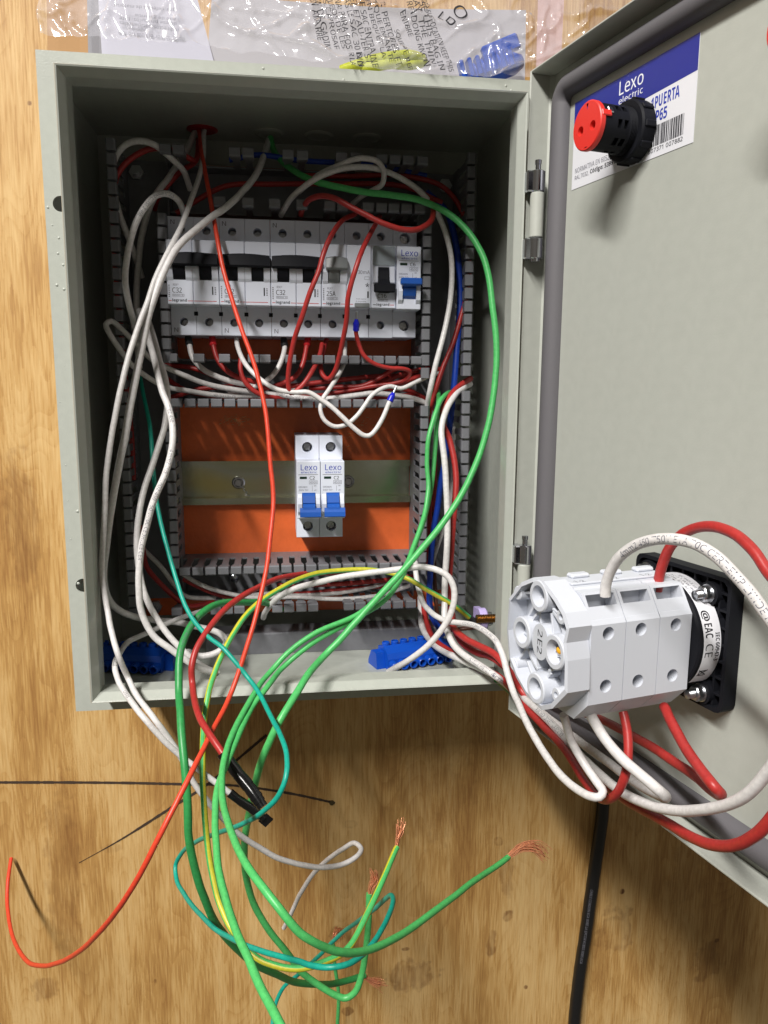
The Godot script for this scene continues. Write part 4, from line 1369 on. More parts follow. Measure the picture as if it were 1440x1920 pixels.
	# curved ribs
	for ar in [[16.0, 0.4, 1.25], [16.0, 3.5, 4.4], [13.0, 1.9, 2.7], [13.0, 5.0, 5.9]]:
		b.lathe(sg, [Vector2(ar[0] + 0.6, 77), Vector2(ar[0] + 0.6, 83.0), Vector2(ar[0] - 0.6, 83.0), Vector2(ar[0] - 0.6, 77)], x * Transform3D(Basis(), Vector3(cc.x, cc.y, 0)), 16, ar[1], ar[2])
	part(b, "marked_rib_web", cap_part, base)

func build_pilot(u: float, y: float, label: String) -> void:
	var x := door_frame(u, y, 0.0)
	var base := x.origin
	var o := thing("pilot_lamp", label, "pilot lamp", base, "pilot lamp backs on the door")
	var bp: StandardMaterial3D = M.black_plastic
	var b := B.new()
	b.lathe(bp, [Vector2(13.6, 0.3), Vector2(15.0, 0.8), Vector2(15.0, 7.6), Vector2(14.2, 8.6), Vector2(11.6, 8.6)], x, 40)
	for k in 10:
		var a := TAU * k / 10
		b.box(bp, Vector3(14.4, -1.6, 1.0), Vector3(15.9, 1.6, 7.4), 0.4, x * Transform3D(Basis(Vector3(0, 0, 1), a), Vector3.ZERO))
	part(b, "lock_nut", o, base)
	b = B.new()
	var prof := [Vector2(11.4, 8.0)]
	for k in 4:
		prof.append_array([Vector2(11.4, 8.8 + k * 0.9), Vector2(10.9, 9.1 + k * 0.9), Vector2(10.9, 9.4 + k * 0.9), Vector2(11.4, 9.6 + k * 0.9)])
	prof.append_array([Vector2(11.0, 13.2), Vector2(11.0, 14.0), Vector2(9.0, 14.0), Vector2(9.0, 20.4), Vector2(11.0, 20.4), Vector2(11.0, 27.4), Vector2(10.4, 28.0), Vector2(0, 28.0)])
	b.lathe(bp, prof, x, 40)
	var housing := part(b, "housing", o, base)
	# the vented shell between: solid staves with a bar across each pair of slots
	for k in 8:
		var a := TAU * k / 8.0 + 0.12
		b = B.new()
		b.lathe(bp, [Vector2(9.0, 14.0), Vector2(11.0, 14.0), Vector2(11.0, 20.4), Vector2(9.0, 20.4)], x, 5, a, a + 0.42)
		b.lathe(bp, [Vector2(9.0, 16.6), Vector2(11.0, 16.6), Vector2(11.0, 17.8), Vector2(9.0, 17.8)], x, 4, a + 0.42, a + TAU / 8.0)
		for aa in [a, a + 0.42]:
			var c := Vector3(cos(aa), sin(aa), 0)
			b.face(bp, [x * (c * 9.0 + Vector3(0, 0, 14)), x * (c * 11.0 + Vector3(0, 0, 14)), x * (c * 11.0 + Vector3(0, 0, 20.4)), x * (c * 9.0 + Vector3(0, 0, 20.4))], x.basis * Vector3(-c.y, c.x, 0) * (-1.0 if aa == a else 1.0))
		part(b, "vent_stave", housing, base)
	# terminal window with its clamp
	b = B.new()
	b.box(M.zinc, Vector3(10.6, -2.4, 23.0), Vector3(11.6, 1.2, 25.8), 0.3, x * Transform3D(Basis(Vector3(0, 0, 1), 0.55), Vector3.ZERO))
	part(b, "terminal_clamp", o, base)
	# red end disc with two screw holes and a tongue
	b = B.new()
	var rm: StandardMaterial3D = M.pilot_red
	b.lathe(rm, [Vector2(11.5, 28.1), Vector2(11.7, 28.6), Vector2(11.7, 30.6), Vector2(11.2, 31.1)], x, 40)
	for k in 40:
		var a0 := TAU * k / 40
		var a1 := TAU * (k + 1) / 40
		b.face(rm, [x * Vector3(cos(a0) * 11.2, sin(a0) * 11.2, 31.1), x * Vector3(cos(a1) * 11.2, sin(a1) * 11.2, 31.1), x * Vector3(cos(a1) * 10.4, sin(a1) * 10.4, 31.1), x * Vector3(cos(a0) * 10.4, sin(a0) * 10.4, 31.1)], DOOR_W)
	# the disc's face as two holed halves reaching the ring
	for s in [-1.0, 1.0]:
		var c := Vector2(5.0 * s, -1.2)
		var seg := 36
		for i in seg:
			var a0 := TAU * i / seg
			var a1 := TAU * (i + 1) / seg
			var q := []
			for a in [a0, a1]:
				var d := Vector2.from_angle(a)
				var bb := c.dot(d)
				var t := -bb + sqrt(bb * bb - c.length_squared() + 10.4 * 10.4)
				if (c + d * t).x * s < 0.0: t = -c.x / d.x
				q.append(c + d * t)
			b.face(rm, [x * Vector3(c.x + cos(a0) * 2.3, c.y + sin(a0) * 2.3, 31.1), x * Vector3(q[0].x, q[0].y, 31.1), x * Vector3(q[1].x, q[1].y, 31.1), x * Vector3(c.x + cos(a1) * 2.3, c.y + sin(a1) * 2.3, 31.1)], DOOR_W)
			b.face(rm, [x * Vector3(c.x + cos(a0) * 2.3, c.y + sin(a0) * 2.3, 31.1), x * Vector3(c.x + cos(a1) * 2.3, c.y + sin(a1) * 2.3, 31.1), x * Vector3(c.x + cos(a1) * 2.1, c.y + sin(a1) * 2.1, 28.2), x * Vector3(c.x + cos(a0) * 2.1, c.y + sin(a0) * 2.1, 28.2)], x.basis * -Vector3(cos(a0), sin(a0), 0))
	b.box(rm, Vector3(10.9, -1.6, 24.6), Vector3(12.0, 1.6, 30.2), 0.4, x * Transform3D(Basis(Vector3(0, 0, 1), 0.3), Vector3.ZERO))
	part(b, "red_end_disc", o, base)

# ---------------------------------------------------------------- blue terminal strips lying in the cabinet
func build_blue_strip(at: Vector3, turn: float, label: String, tilt: float) -> void:
	var x := Transform3D(Basis(Vector3(0, 1, 0), turn) * Basis(Vector3(1, 0, 0), tilt), at)
	var o := thing("terminal_strip", label, "terminal strip", at, "blue terminal strips on the cabinet floor")
	var m: StandardMaterial3D = M.blue_plastic
	var b := B.new()
	b.prism(m, PackedVector2Array([Vector2(0, 0), Vector2(26, 0), Vector2(26, 7), Vector2(19, 9), Vector2(18, 14), Vector2(9, 16), Vector2(2, 12), Vector2(0, 8)]), -26, 26, x * Transform3D(Basis(Vector3(0, 0, -1), Vector3(0, 1, 0), Vector3(1, 0, 0)), Vector3(0, 0, 13)))
	part(b, "strip_body", o, at)
	for k in 7:
		b = B.new()
		var px := -22.5 + k * 7.5
		b.lathe(m, [Vector2(3.3, 0), Vector2(3.3, 8), Vector2(2.9, 8.4), Vector2(2.4, 8.4), Vector2(2.2, 2), Vector2(0, 2)], x * Transform3D(Basis(), Vector3(px, 4.2, 11)), 16)
		part(b, "wire_socket", o, at)
		b = B.new()
		b.lathe(m, [Vector2(3.0, 0), Vector2(3.0, 4.6), Vector2(2.6, 5), Vector2(2.1, 5), Vector2(2.0, 0.6), Vector2(0, 0.6)], x * Transform3D(Basis(Vector3(1, 0, 0), Vector3(0, 0, -1), Vector3(0, 1, 0)), Vector3(px, 13.2, 1.0)), 14)
		part(b, "screw_well", o, at)
		b = B.new()
		b.cross_head(M.zinc, x * Transform3D(Basis(Vector3(1, 0, 0), Vector3(0, 0, -1), Vector3(0, 1, 0)), Vector3(px, 14.2, 1.0)), 1.8, 1.0, 1.8, 0.3)
		part(b, "clamp_screw", o, at)
	for s in [-1.0, 1.0]:
		b = B.new()
		b.prism(m, PackedVector2Array([Vector2(-8, 0), Vector2(8, 0), Vector2(8, 3), Vector2(3, 12), Vector2(-6, 12)]), 26.1 if s > 0 else -33.0, 33.0 if s > 0 else -26.1, x * Transform3D(Basis(Vector3(0, 0, -1), Vector3(0, 1, 0), Vector3(1, 0, 0)), Vector3.ZERO))
		part(b, "end_clip", o, at)

# ---------------------------------------------------------------- papers and plastic bag on top of the cabinet
var bag_noise := FastNoiseLite.new()
var bag_fold := FastNoiseLite.new()

func bag_z(x: float, y: float) -> float:
	var lean := 150.0 - (y - 402.0) * 0.28
	var r := 1.0 - absf(bag_fold.get_noise_2d(x * 1.0 + y * 0.5, y * 1.6 - x * 0.2))
	var r2 := 1.0 - absf(bag_fold.get_noise_2d(x * 2.1 + 400.0 - y * 1.2, y * 2.4 + 90.0))
	var z := lean + 4.5 * bag_noise.get_noise_2d(x, y) + 4.0 * pow(r, 9.0) + 2.2 * pow(r2, 12.0)
	# long sharp creases in the film
	var p := Vector2(x, y)
	for c in creases:
		if p.x < c[2] or p.x > c[3]: continue
		var q := Geometry2D.get_closest_point_to_segment(p, c[0], c[1])
		var d: float = p.distance_to(q) / c[4]
		if d < 3.0: z += c[5] * exp(-d * d)
	return z

var creases := []

func crease(px: Array, wide: float, high: float) -> void:
	for i in px.size() - 1:
		var a3 := on_z(px[i][0], px[i][1], 145.0)
		var b3 := on_z(px[i + 1][0], px[i + 1][1], 145.0)
		var a := Vector2(a3.x, a3.y)
		var b := Vector2(b3.x, b3.y)
		creases.append([a, b, minf(a.x, b.x) - wide * 3.0, maxf(a.x, b.x) + wide * 3.0, wide, high])

func sheet(b: B, m, c: Array, thick: float, n := 8, bulge := 2.0) -> void:
	# a slightly bowed sheet with thickness through four corners
	var nrm: Vector3 = ((c[1] - c[0]) as Vector3).cross(c[3] - c[0]).normalized()
	if nrm.z < 0: nrm = -nrm
	for i in n:
		for j in n:
			for side in [1.0, -1.0]:
				var q := []
				for w in [[i, j], [i + 1, j], [i + 1, j + 1], [i, j + 1]]:
					var s: float = float(w[0]) / n
					var t: float = float(w[1]) / n
					var p: Vector3 = (c[0] as Vector3).lerp(c[1], s).lerp((c[3] as Vector3).lerp(c[2], s), t)
					q.append(p + nrm * (bulge * sin(s * 5.0 + t * 2.0) + side * thick / 2))
				b.face(m, q, nrm * side)

func corners(px: Array, z: float, lean := 0.0) -> Array:
	var out := []
	for i in 4:
		var p := on_z(px[i][0], px[i][1], z + (lean if i >= 2 else 0.0))
		if i < 2: p.y = 400.4   # everything stands on the cabinet's top
		out.append(p)
	return out

func build_top_clutter() -> void:
	bag_noise.seed = 41
	bag_noise.frequency = 0.011
	bag_fold.seed = 52
	bag_fold.frequency = 0.010
	bag_fold.fractal_octaves = 1
	crease([[78, -20], [77, 40], [82, 95]], 1.6, 2.4)
	crease([[104, -10], [116, 22], [122, 42]], 2.2, 3.0)
	crease([[132, 20], [140, 42], [158, 60]], 1.6, 2.2)
	crease([[85, 25], [108, 26], [125, 55], [150, 96]], 1.4, 1.8)
	crease([[206, -10], [200, 40], [205, 62], [228, 96]], 1.7, 2.4)
	crease([[325, -10], [336, 40], [352, 72], [380, 104]], 2.4, 3.0)
	crease([[380, -14], [404, 14], [440, 34]], 2.0, 2.4)
	crease([[552, 66], [570, 52], [600, 44], [660, 46]], 2.4, 3.0)
	crease([[440, 8], [500, 14], [560, 22], [640, 60]], 1.6, 1.4)
	crease([[980, 14], [997, 24], [998, 50], [984, 66], [925, 66], [916, 74], [920, 102], [926, 140]], 1.3, 2.2)
	crease([[928, 74], [948, 84], [975, 86], [988, 102], [998, 110]], 1.2, 2.0)
	crease([[700, 4], [740, 8], [790, 26]], 1.6, 2.0)
	crease([[860, 124], [880, 100], [905, 86]], 1.8, 2.0)
	crease([[1010, 60], [1040, 52], [1056, 30], [1062, 2]], 1.5, 2.4)
	crease([[1030, 96], [1062, 82], [1090, 84]], 1.4, 2.0)
	crease([[1050, 20], [1090, 26], [1130, 10], [1180, 14]], 1.8, 2.6)
	crease([[1078, 62], [1104, 40], [1120, 4]], 1.3, 2.2)
	crease([[1012, 100], [1024, 72], [1020, 40], [1036, 4]], 1.4, 2.0)
	crease([[280, 4], [292, 40], [284, 70], [300, 108]], 1.4, 1.8)
	crease([[470, 60], [520, 40], [560, 10]], 1.6, 1.8)
	crease([[640, 118], [700, 96], [752, 100], [800, 128]], 1.5, 2.0)
	var b := B.new()
	var q := corners([[92, 170], [172, 170], [168, -60], [88, -60]], 95.0, -20.0)
	var o := thing("cardboard_piece", "brown cardboard piece standing on the cabinet inside the clear bag", "cardboard", q[0])
	sheet(b, M.cardboard, q, 2.5, 4, 0.6)
	part(b, "card_sheet", o, q[0])
	b = B.new()
	q = corners([[168, 175], [196, 175], [190, -60], [163, -60]], 98.0, -20.0)
	o = thing("grey_card", "narrow grey card edge between brown cardboard and printed leaflet", "card", q[0])
	sheet(b, M.grey_card, q, 2.0, 4, 0.4)
	part(b, "card_sheet", o, q[0])
	b = B.new()
	q = corners([[196, 180], [415, 190], [352, -70], [180, -70]], 106.0, -22.0)
	o = thing("printed_leaflet", "white leaflet with upside down Spanish print under the clear bag", "leaflet", q[0])
	sheet(b, M.paper, q, 0.4, 6, 0.5)
	# upside-down lines, each at the place it has on the sheet
	for ln in [["-aceite) para el caso de los", 364, 104, 228, 98, 3.6, true], ["lo por el fabricante", 360, 89, 270, 82, 3.6, true], ["opósito por el cual no fue", 346, 66, 222, 53, 3.4, false], ["indirectos, incidentales", 335, 50, 224, 36, 2.8, false], ["de ese producto. Este", 331, 38, 224, 27, 2.8, false], ["ado de garantía", 330, 30, 254, 22, 2.6, false], ["por defectos de material", 326, 12, 214, 2, 2.8, false]]:
		var zz: float = 106.0 - 22.0 * 0.42 + 1.6 + (100.0 - ln[2]) * 0.012
		var p0 := on_z(ln[1], ln[2] + 2, zz)
		var p1 := on_z(ln[3], ln[4] + 2, zz)
		var ex := (p1 - p0).normalized()
		var ey := Vector3(0, -1, 0)
		ey = (ey - ex * ey.dot(ex)).normalized()
		write(b, M.ink_soft, ln[0], Transform3D(Basis(ex, ey, Vector3(0, 0, 1)), p0), ln[5], p0.distance_to(p1))
	part(b, "leaflet_sheet", o, q[0])
	b = B.new()
	q = corners([[385, 190], [985, 205], [985, 22], [398, -4]], 102.0, -14.0)
	o = thing("folded_paper", "large blank white folded paper behind the warning print of the bag", "paper", q[0])
	sheet(b, M.thin_paper, q, 0.6, 8, 2.0)
	part(b, "paper_sheet", o, q[0])
	b = B.new()
	q = corners([[1004, 190], [1048, 190], [1060, -60], [1010, -60]], 92.0, -14.0)
	o = thing("pink_card", "pink card strip standing beside the open door's top corner", "card", q[0])
	sheet(b, M.pink_card, q, 1.0, 4, 0.5)
	part(b, "card_sheet", o, q[0])
	# lime green cord heaped behind the bag's front
	b = B.new()
	var pts := PackedVector3Array()
	for p in [[640, 132, 128], [668, 122, 132], [700, 112, 130], [740, 105, 131], [775, 104, 128], [795, 114, 124], [770, 122, 128], [735, 120, 133], [705, 124, 134], [680, 128, 130], [720, 112, 124], [760, 113, 122], [788, 120, 120]]:
		pts.append(on_z(p[0], p[1], p[2]))
	b.tube(M.lime, curve(pts, 4.0), 3.0, 12)
	o = thing("lime_cord", "lime yellow cord coil showing through the clear bag", "cord", pts[0])
	part(b, "coil", o, pts[0])
	# blue plastic part in the bag
	b = B.new()
	var c0 := on_z(930, 128, 120)
	o = thing("blue_fitting", "shiny blue plastic fitting in the bag beside the door corner", "fitting", c0)
	var bx := Transform3D(Basis(Vector3(0, 0, 1), 0.3), c0)
	b.lathe(M.blue_plastic, [Vector2(0, -21), Vector2(5, -19), Vector2(7.5, -12), Vector2(8, 0), Vector2(7, 12), Vector2(4, 18), Vector2(0, 20)], bx * Transform3D(Basis(Vector3(0, 1, 0), Vector3(0, 0, 1), Vector3(1, 0, 0)), Vector3.ZERO), 24, 0.0, TAU, true)
	for k in 7: b.box(M.blue_plastic, Vector3(-26 + k * 5.5, -4, 2), Vector3(-23 + k * 5.5, 8, 9.5), 0.8, bx)
	b.box(M.blue_plastic, Vector3(-4, 6, -6), Vector3(22, 16, -1), 1.2, bx * Transform3D(Basis(Vector3(0, 0, 1), 0.12), Vector3.ZERO))
	part(b, "fitting_body", o, c0)
	# the bag: a crumpled clear sheet hanging over the front of the heap
	b = B.new()
	var nx := 300
	var ny := 100
	var x_lo := 2.0
	var x_hi := 372.0
	var grid := []
	for j in ny + 1:
		var row := []
		for i in nx + 1:
			var x := lerpf(x_lo, x_hi, float(i) / nx)
			var low := 401.5 + 5.0 * bag_noise.get_noise_2d(x * 1.6, 9.0) + (6.0 * smoothstep(170.0, 120.0, x)) + 7.0 * smoothstep(296.0, 310.0, x)
			var y := lerpf(low, 545.0, pow(float(j) / ny, 1.2))
			row.append(Vector3(x + 3.0 * bag_noise.get_noise_2d(x, y * 2.0 + 50.0), y, bag_z(x, y)))
		grid.append(row)
	for j in ny:
		for i in nx:
			var nn := []
			var qq := []
			for w in [[i, j], [i + 1, j], [i + 1, j + 1], [i, j + 1]]:
				var ii: int = w[0]
				var jj: int = w[1]
				var dx: Vector3 = grid[jj][mini(ii + 1, nx)] - grid[jj][maxi(ii - 1, 0)]
				var dy: Vector3 = grid[mini(jj + 1, ny)][ii] - grid[maxi(jj - 1, 0)][ii]
				nn.append(dx.cross(dy).normalized())
				qq.append(grid[jj][ii])
			b.tri(M.bag, qq[0], qq[1], qq[2], nn[0], nn[1], nn[2])
			b.tri(M.bag, qq[0], qq[2], qq[3], nn[0], nn[2], nn[3])
	var bb := Vector3(180, 400, 145)
	o = thing("plastic_bag", "clear crumpled plastic bag with black warning print draped over the cabinet top", "bag", bb)
	part(b, "bag_film", o, bb)
	b = B.new()
	for ln in [["UN AMARRE", 581, -14, 596, 72, 3.6], ["AN DELGADIN", 590, -16, 610, 92, 3.6], ["AS, CAPROSAF", 602, -20, 626, 92, 3.6], ["LEJOS DE LES", 614, -6, 640, 90, 3.6], ["NA: PARA EOS", 628, -10, 651, 90, 3.6], ["AS LE SAC 30 D'N", 645, -10, 673, 125, 3.6],
			["EZ ET AU-TER ST", 657, -8, 688, 118, 3.6], ["CE SAC ENTRAINE", 672, -10, 700, 124, 3.6], ["EN BEQUET LA", 684, -6, 716, 104, 3.6], ["TIQUE ENFANTE", 696, -8, 730, 112, 3.6], ["T: PERTOBES ET", 712, -4, 745, 122, 3.6], ["SQUE DE NEF", 738, 54, 765, 130, 3.4], ["ENTBRE", 752, 18, 770, 60, 3.2],
			["RENDONG KNOW", 766, -8, 795, 128, 3.6], ["AY. THE THIN", 778, -12, 808, 122, 3.6], ["SE THIS BAG IN", 790, -8, 824, 134, 3.6], ["VOID SUFFOCATION KEEP THIS", 792, -20, 842, 136, 3.4], ["RLA", 652, 106, 658, 126, 3.2], ["ND", 666, 106, 671, 124, 3.2]]:
		var p0 := on_z(ln[1], ln[2], 147.0)
		var p1 := on_z(ln[3], ln[4], 152.0)
		bag_text(b, ln[0], Vector2(p0.x, p0.y), Vector2(p1.x, p1.y), ln[5], M.ink)
	var d0 := on_z(824, 24, 147)
	var d1 := on_z(850, 46, 148)
	bag_text(b, "LD", Vector2(d0.x, d0.y), Vector2(d1.x, d1.y), 6.0, M.ink)
	d0 = on_z(852, 4, 147)
	d1 = on_z(866, 30, 148)
	bag_text(b, "O", Vector2(d0.x, d0.y), Vector2(d1.x, d1.y), 8.0, M.ink)
	part(b, "warning_lettering", o, bb)

func bag_text(b: B, s: String, p0: Vector2, p1: Vector2, h: float, m) -> void:
	var g: Array = letters(s, 1.0, false)
	var flat: PackedVector2Array = g[0]
	var sx: float = p0.distance_to(p1) / g[1].x
	var sy: float = h / g[1].y
	var ex := (p1 - p0).normalized()
	var ey := Vector2(-ex.y, ex.x)
	for i in range(0, flat.size(), 3):
		var q := []
		for j in 3:
			var p := p0 + ex * flat[i + j].x * sx + ey * flat[i + j].y * sy
			q.append(Vector3(p.x, p.y, bag_z(p.x, p.y) + 1.0))
		b.tri(m, q[0], q[1], q[2], Vector3(0, 0, 1), Vector3(0, 0, 1), Vector3(0, 0, 1))

# ---------------------------------------------------------------- wires
var wires := 0
var kink := FastNoiseLite.new()

func two_tone(b: B, path: PackedVector3Array, r: float, m1, m2) -> void:
	# green sheath with a broad yellow stripe that winds slowly round it
	var seg := 14
	var t0 := (path[1] - path[0]).normalized()
	var e := t0.cross(Vector3(0.31, 0.2, 0.93)).normalized()
	var along := 0.0
	var prev := []
	for i in path.size():
		var t := (path[mini(i + 1, path.size() - 1)] - path[maxi(i - 1, 0)]).normalized()
		e = (e - t * e.dot(t)).normalized()
		var g := t.cross(e)
		if i > 0: along += path[i].distance_to(path[i - 1])
		var ring := []
		for k in seg + 1:
			var a := TAU * k / seg + along * 0.012
			var d := e * cos(a) + g * sin(a)
			ring.append([path[i] + d * r, d])
		if i > 0:
			for k in seg:
				var m = m2 if k % 14 in [0, 1, 2, 6, 7, 8, 9] else m1
				b.tri(m, prev[k][0], prev[k + 1][0], ring[k + 1][0], prev[k][1], prev[k + 1][1], ring[k + 1][1])
				b.tri(m, prev[k][0], ring[k + 1][0], ring[k][0], prev[k][1], ring[k + 1][1], ring[k][1])
		prev = ring

func wire(label: String, m: String, r: float, list: Array, more := {}) -> Node3D:
	wires += 1
	var p := spots(list)
	var path := curve(p, 2.6)
	# nothing wound off a drum lies perfectly fair
	for i in range(1, path.size() - 1):
		var q := path[i] + Vector3(wires * 61.0, 0, 0)
		path[i] += Vector3(kink.get_noise_3dv(q), kink.get_noise_3dv(q + Vector3(0, 300, 0)), kink.get_noise_3dv(q + Vector3(0, 0, 300))) * 0.6
	var base := path[0]
	var o := thing(more.get("name", "wire"), label, more.get("category", "wire"), base, more.get("group", ""))
	var b := B.new()
	if more.has("stripe"):
		two_tone(b, path, r, M[m], M[more.stripe])
	else:
		b.tube(M[m], path, r, 14 if r > 1.9 else 12, true, 0.012)
	part(b, "sheath", o, base)
	if more.has("print"):
		b = B.new()
		for t in more.print: write_on(b, M[t[3] if t.size() > 3 else "ink_soft"], t[0], path, r, t[1], t[2], t.size() > 4)
		part(b, "lettering", o, base)
	if more.has("tape"):
		b = B.new()
		var tp := curve(spots(more.tape), 1.6)
		var rng := RandomNumberGenerator.new()
		rng.seed = wires
		# wrapped tape: overlapping turns of slightly different girth
		var rings := []
		var tr: float = more.get("tape_r", r * 1.45)
		var nb := B.new()
		for i in tp.size() - 1:
			var a := tr * (1.0 + 0.10 * rng.randf() - 0.05) * (1.0 if i < tp.size() - 3 else 0.85)
			nb.tube(M.tape, PackedVector3Array([tp[i], tp[i + 1] + (tp[i + 1] - tp[i]) * 0.25]), a, 14, true)
		if more.has("tape_flag"):
			var en := tp[tp.size() - 1]
			var dr := (en - tp[tp.size() - 3]).normalized()
			nb.box(M.tape, Vector3(-1, -tr * 1.25, -0.5), Vector3(5, tr * 1.25, 0.5), 0.1, Transform3D(Basis(dr, Vector3(-dr.y, dr.x, 0).normalized(), Vector3(0, 0, 1)).orthonormalized(), en))
		part(nb, "black_tape", o, base)
	if more.has("sleeve"):
		# a ferrule collar at the wire's first (0) or last (1) end: [end, material, length, pin length]
		for sl in ([more.sleeve] if more.sleeve[0] is int else more.sleeve):
			b = B.new()
			var en := path[0] if sl[0] == 0 else path[path.size() - 1]
			var to := (path[3] - path[0]).normalized() if sl[0] == 0 else (path[path.size() - 4] - path[path.size() - 1]).normalized()
			var t := Transform3D(Basis(Quaternion(Vector3(0, 0, 1), -to)), en)
			var L: float = sl[2]
			b.lathe(M[sl[1]], [Vector2(r + 0.2, -L * 0.6), Vector2(r + 0.75, -L * 0.55), Vector2(r + 0.6, 0), Vector2(r * 0.7, L * 0.4), Vector2(0, L * 0.4)], t, 16)
			if sl[3] > 0.0:
				b.lathe(M.zinc, [Vector2(r * 0.55, L * 0.4), Vector2(r * 0.5, L * 0.4 + sl[3]), Vector2(0, L * 0.4 + sl[3])], t, 10)
			part(b, "ferrule", o, base)
	if more.has("copper"):
		b = B.new()
		var cp := spots(more.copper)
		var rng := RandomNumberGenerator.new()
		rng.seed = 900 + wires
		for k in 44:
			var off := Vector3(rng.randf_range(-1, 1), rng.randf_range(-1, 1), rng.randf_range(-1, 1))
			var sp := PackedVector3Array()
			for i in cp.size():
				var f := float(i) / (cp.size() - 1)
				sp.append(cp[i] + off * (r * 0.55 + f * f * more.get("fray", 3.0)) + Vector3(rng.randf_range(-1, 1), rng.randf_range(-1, 1), rng.randf_range(-1, 1)) * 1.5 * f)
			var stop := rng.randf_range(0.72, 1.0)
			var sc := curve(sp, 1.3)
			b.tube(M.copper, sc.slice(0, maxi(3, int(sc.size() * stop))), 0.2, 5)
		part(b, "copper_strands", o, base).set_meta("kind", "stuff")
	return o

func build_wires() -> void:
	kink.seed = 8
	kink.frequency = 0.016
	var loose := "loose wires hanging below the cabinet"
	# ---- hanging in front
	wire("thin bright red wire hanging from cabinet top to a hook on plywood", "bright_red_wire", 1.55, [[373, 244, 28], [378, 285, 48], [395, 380, 82], [408, 450, 98], [420, 510, 106], [450, 610, 116], [480, 695, 124], [497, 770, 132], [506, 860, 140], [512, 930, 146], [507, 1000, 155], [495, 1090, 168], [470, 1190, 184], [432, 1300, 2465], [389, 1389, 2435], [346, 1475, 2412], [299, 1568, 2400], [249, 1662, 2405], [194, 1740, 2430], [155, 1778, 2460], [117, 1802, 2495], [78, 1811, 2530], [51, 1802, 2560], [31, 1774, 2590], [19, 1740, 2615], [14, 1689, 2638], [16, 1642, 2652], [21, 1609, 2664]], {"group": loose})
	wire("teal wire zigzagging down in a loop and folded back below the cabinet", "teal_wire", 1.45, [[262, 700, 60], [268, 735, 70], [276, 775, 85], [283, 820, 100], [288, 880, 110], [296, 950, 120], [310, 1015, 130], [330, 1085, 145], [350, 1140, 158], [380, 1185, 172], [421, 1219, 185], [446, 1247, 191], [463, 1269, 2470], [484, 1297, 2462], [505, 1339, 2445], [525, 1378, 2425], [537, 1417, 2410], [536, 1456, 2400], [521, 1494, 2400], [490, 1525, 2408], [447, 1549, 2428], [408, 1562, 2452], [366, 1580, 2490], [342, 1599, 2510], [329, 1623, 2515], [331, 1650, 2508], [346, 1677, 2490], [373, 1712, 2462], [408, 1745, 2435], [463, 1773, 2405], [498, 1786, 2392], [560, 1802, 2375], [581, 1810, 2370], [621, 1814, 2365], [653, 1808, 2368], [689, 1782, 2382], [718, 1738, 2405], [737, 1688, 2440], [732, 1679, 2455], [706, 1701, 2480], [673, 1726, 2505], [637, 1754, 2530], [597, 1794, 2550], [560, 1826, 2565], [532, 1850, 2570], [518, 1879, 2570], [511, 1919, 2565], [508, 1970, 2560]], {"group": loose})
	wire("thick green wire swinging past the hinges and up to frayed copper", "green_wire", 2.25, [[507, 258, 28], [514, 282, 34], [540, 312, 56], [590, 340, 78], [680, 359, 88], [790, 376, 94], [860, 415, 100], [905, 480, 108], [925, 580, 116], [930, 690, 122], [915, 800, 128], [880, 900, 134], [830, 980, 140], [760, 1065, 150], [690, 1140, 160], [635, 1202, 169], [606, 1231, 174], [577, 1266, 2474], [556, 1300, 2462], [521, 1358, 2450], [494, 1417, 2452], [478, 1471, 2462], [467, 1525, 2475], [459, 1572, 2487], [459, 1630, 2500], [474, 1689, 2510], [502, 1740, 2515], [543, 1793, 2520], [562, 1819, 2522], [595, 1845, 2524], [632, 1867, 2525], [649, 1871, 2525], [666, 1860, 2525], [677, 1832, 2525], [683, 1802, 2525], [691, 1730, 2522], [693, 1675, 2520]], {"group": loose, "copper": [[693, 1677, 2520], [697, 1662, 2520], [703, 1648, 2520], [699, 1632, 2520]], "fray": 2.6})
	wire("green wire curving up to a long copper tip beside the black cable", "green_wire", 1.72, [[848, 734, 64], [838, 738, 74], [829, 747, 82], [822, 760, 88], [813, 787, 94], [804, 823, 98], [801, 869, 100], [803, 915, 104], [797, 958, 112], [789, 985, 120], [775, 1025, 130], [760, 1062, 141], [725, 1105, 149], [673, 1150, 158], [592, 1187, 167], [542, 1222, 173], [504, 1263, 181], [477, 1300, 2462], [440, 1366, 2430], [424, 1409, 2410], [416, 1456, 2392], [418, 1506, 2372], [432, 1557, 2350], [455, 1607, 2330], [490, 1658, 2315], [525, 1704, 2308], [560, 1747, 2308], [581, 1762, 2310], [613, 1778, 2316], [641, 1785, 2322], [669, 1785, 2330], [705, 1776, 2342], [762, 1746, 2366], [822, 1703, 2395], [883, 1657, 2430], [923, 1629, 2455], [953, 1607, 2472]], {"group": loose, "copper": [[951, 1608, 2471], [965, 1598, 2474], [979, 1588, 2478], [1004, 1589, 2482], [1027, 1607, 2486]], "fray": 3.4})
	wire("green wire hanging straight down in front of all the others", "green_wire", 1.72, [[822, 735, 66], [822, 747, 76], [819, 787, 86], [816, 836, 90], [812, 884, 93], [806, 930, 97], [798, 965, 104], [783, 1010, 116], [768, 1050, 127], [745, 1095, 137], [715, 1131, 147], [656, 1167, 158], [592, 1202, 166], [557, 1228, 171], [527, 1255, 177], [504, 1284, 2468], [475, 1322, 2455], [447, 1378, 2428], [425, 1430, 2406], [408, 1475, 2392], [404, 1518, 2380], [404, 1572, 2364], [410, 1631, 2346], [424, 1689, 2328], [443, 1747, 2310], [463, 1790, 2298], [486, 1845, 2284], [525, 1918, 2266], [550, 1970, 2256]], {"group": loose})
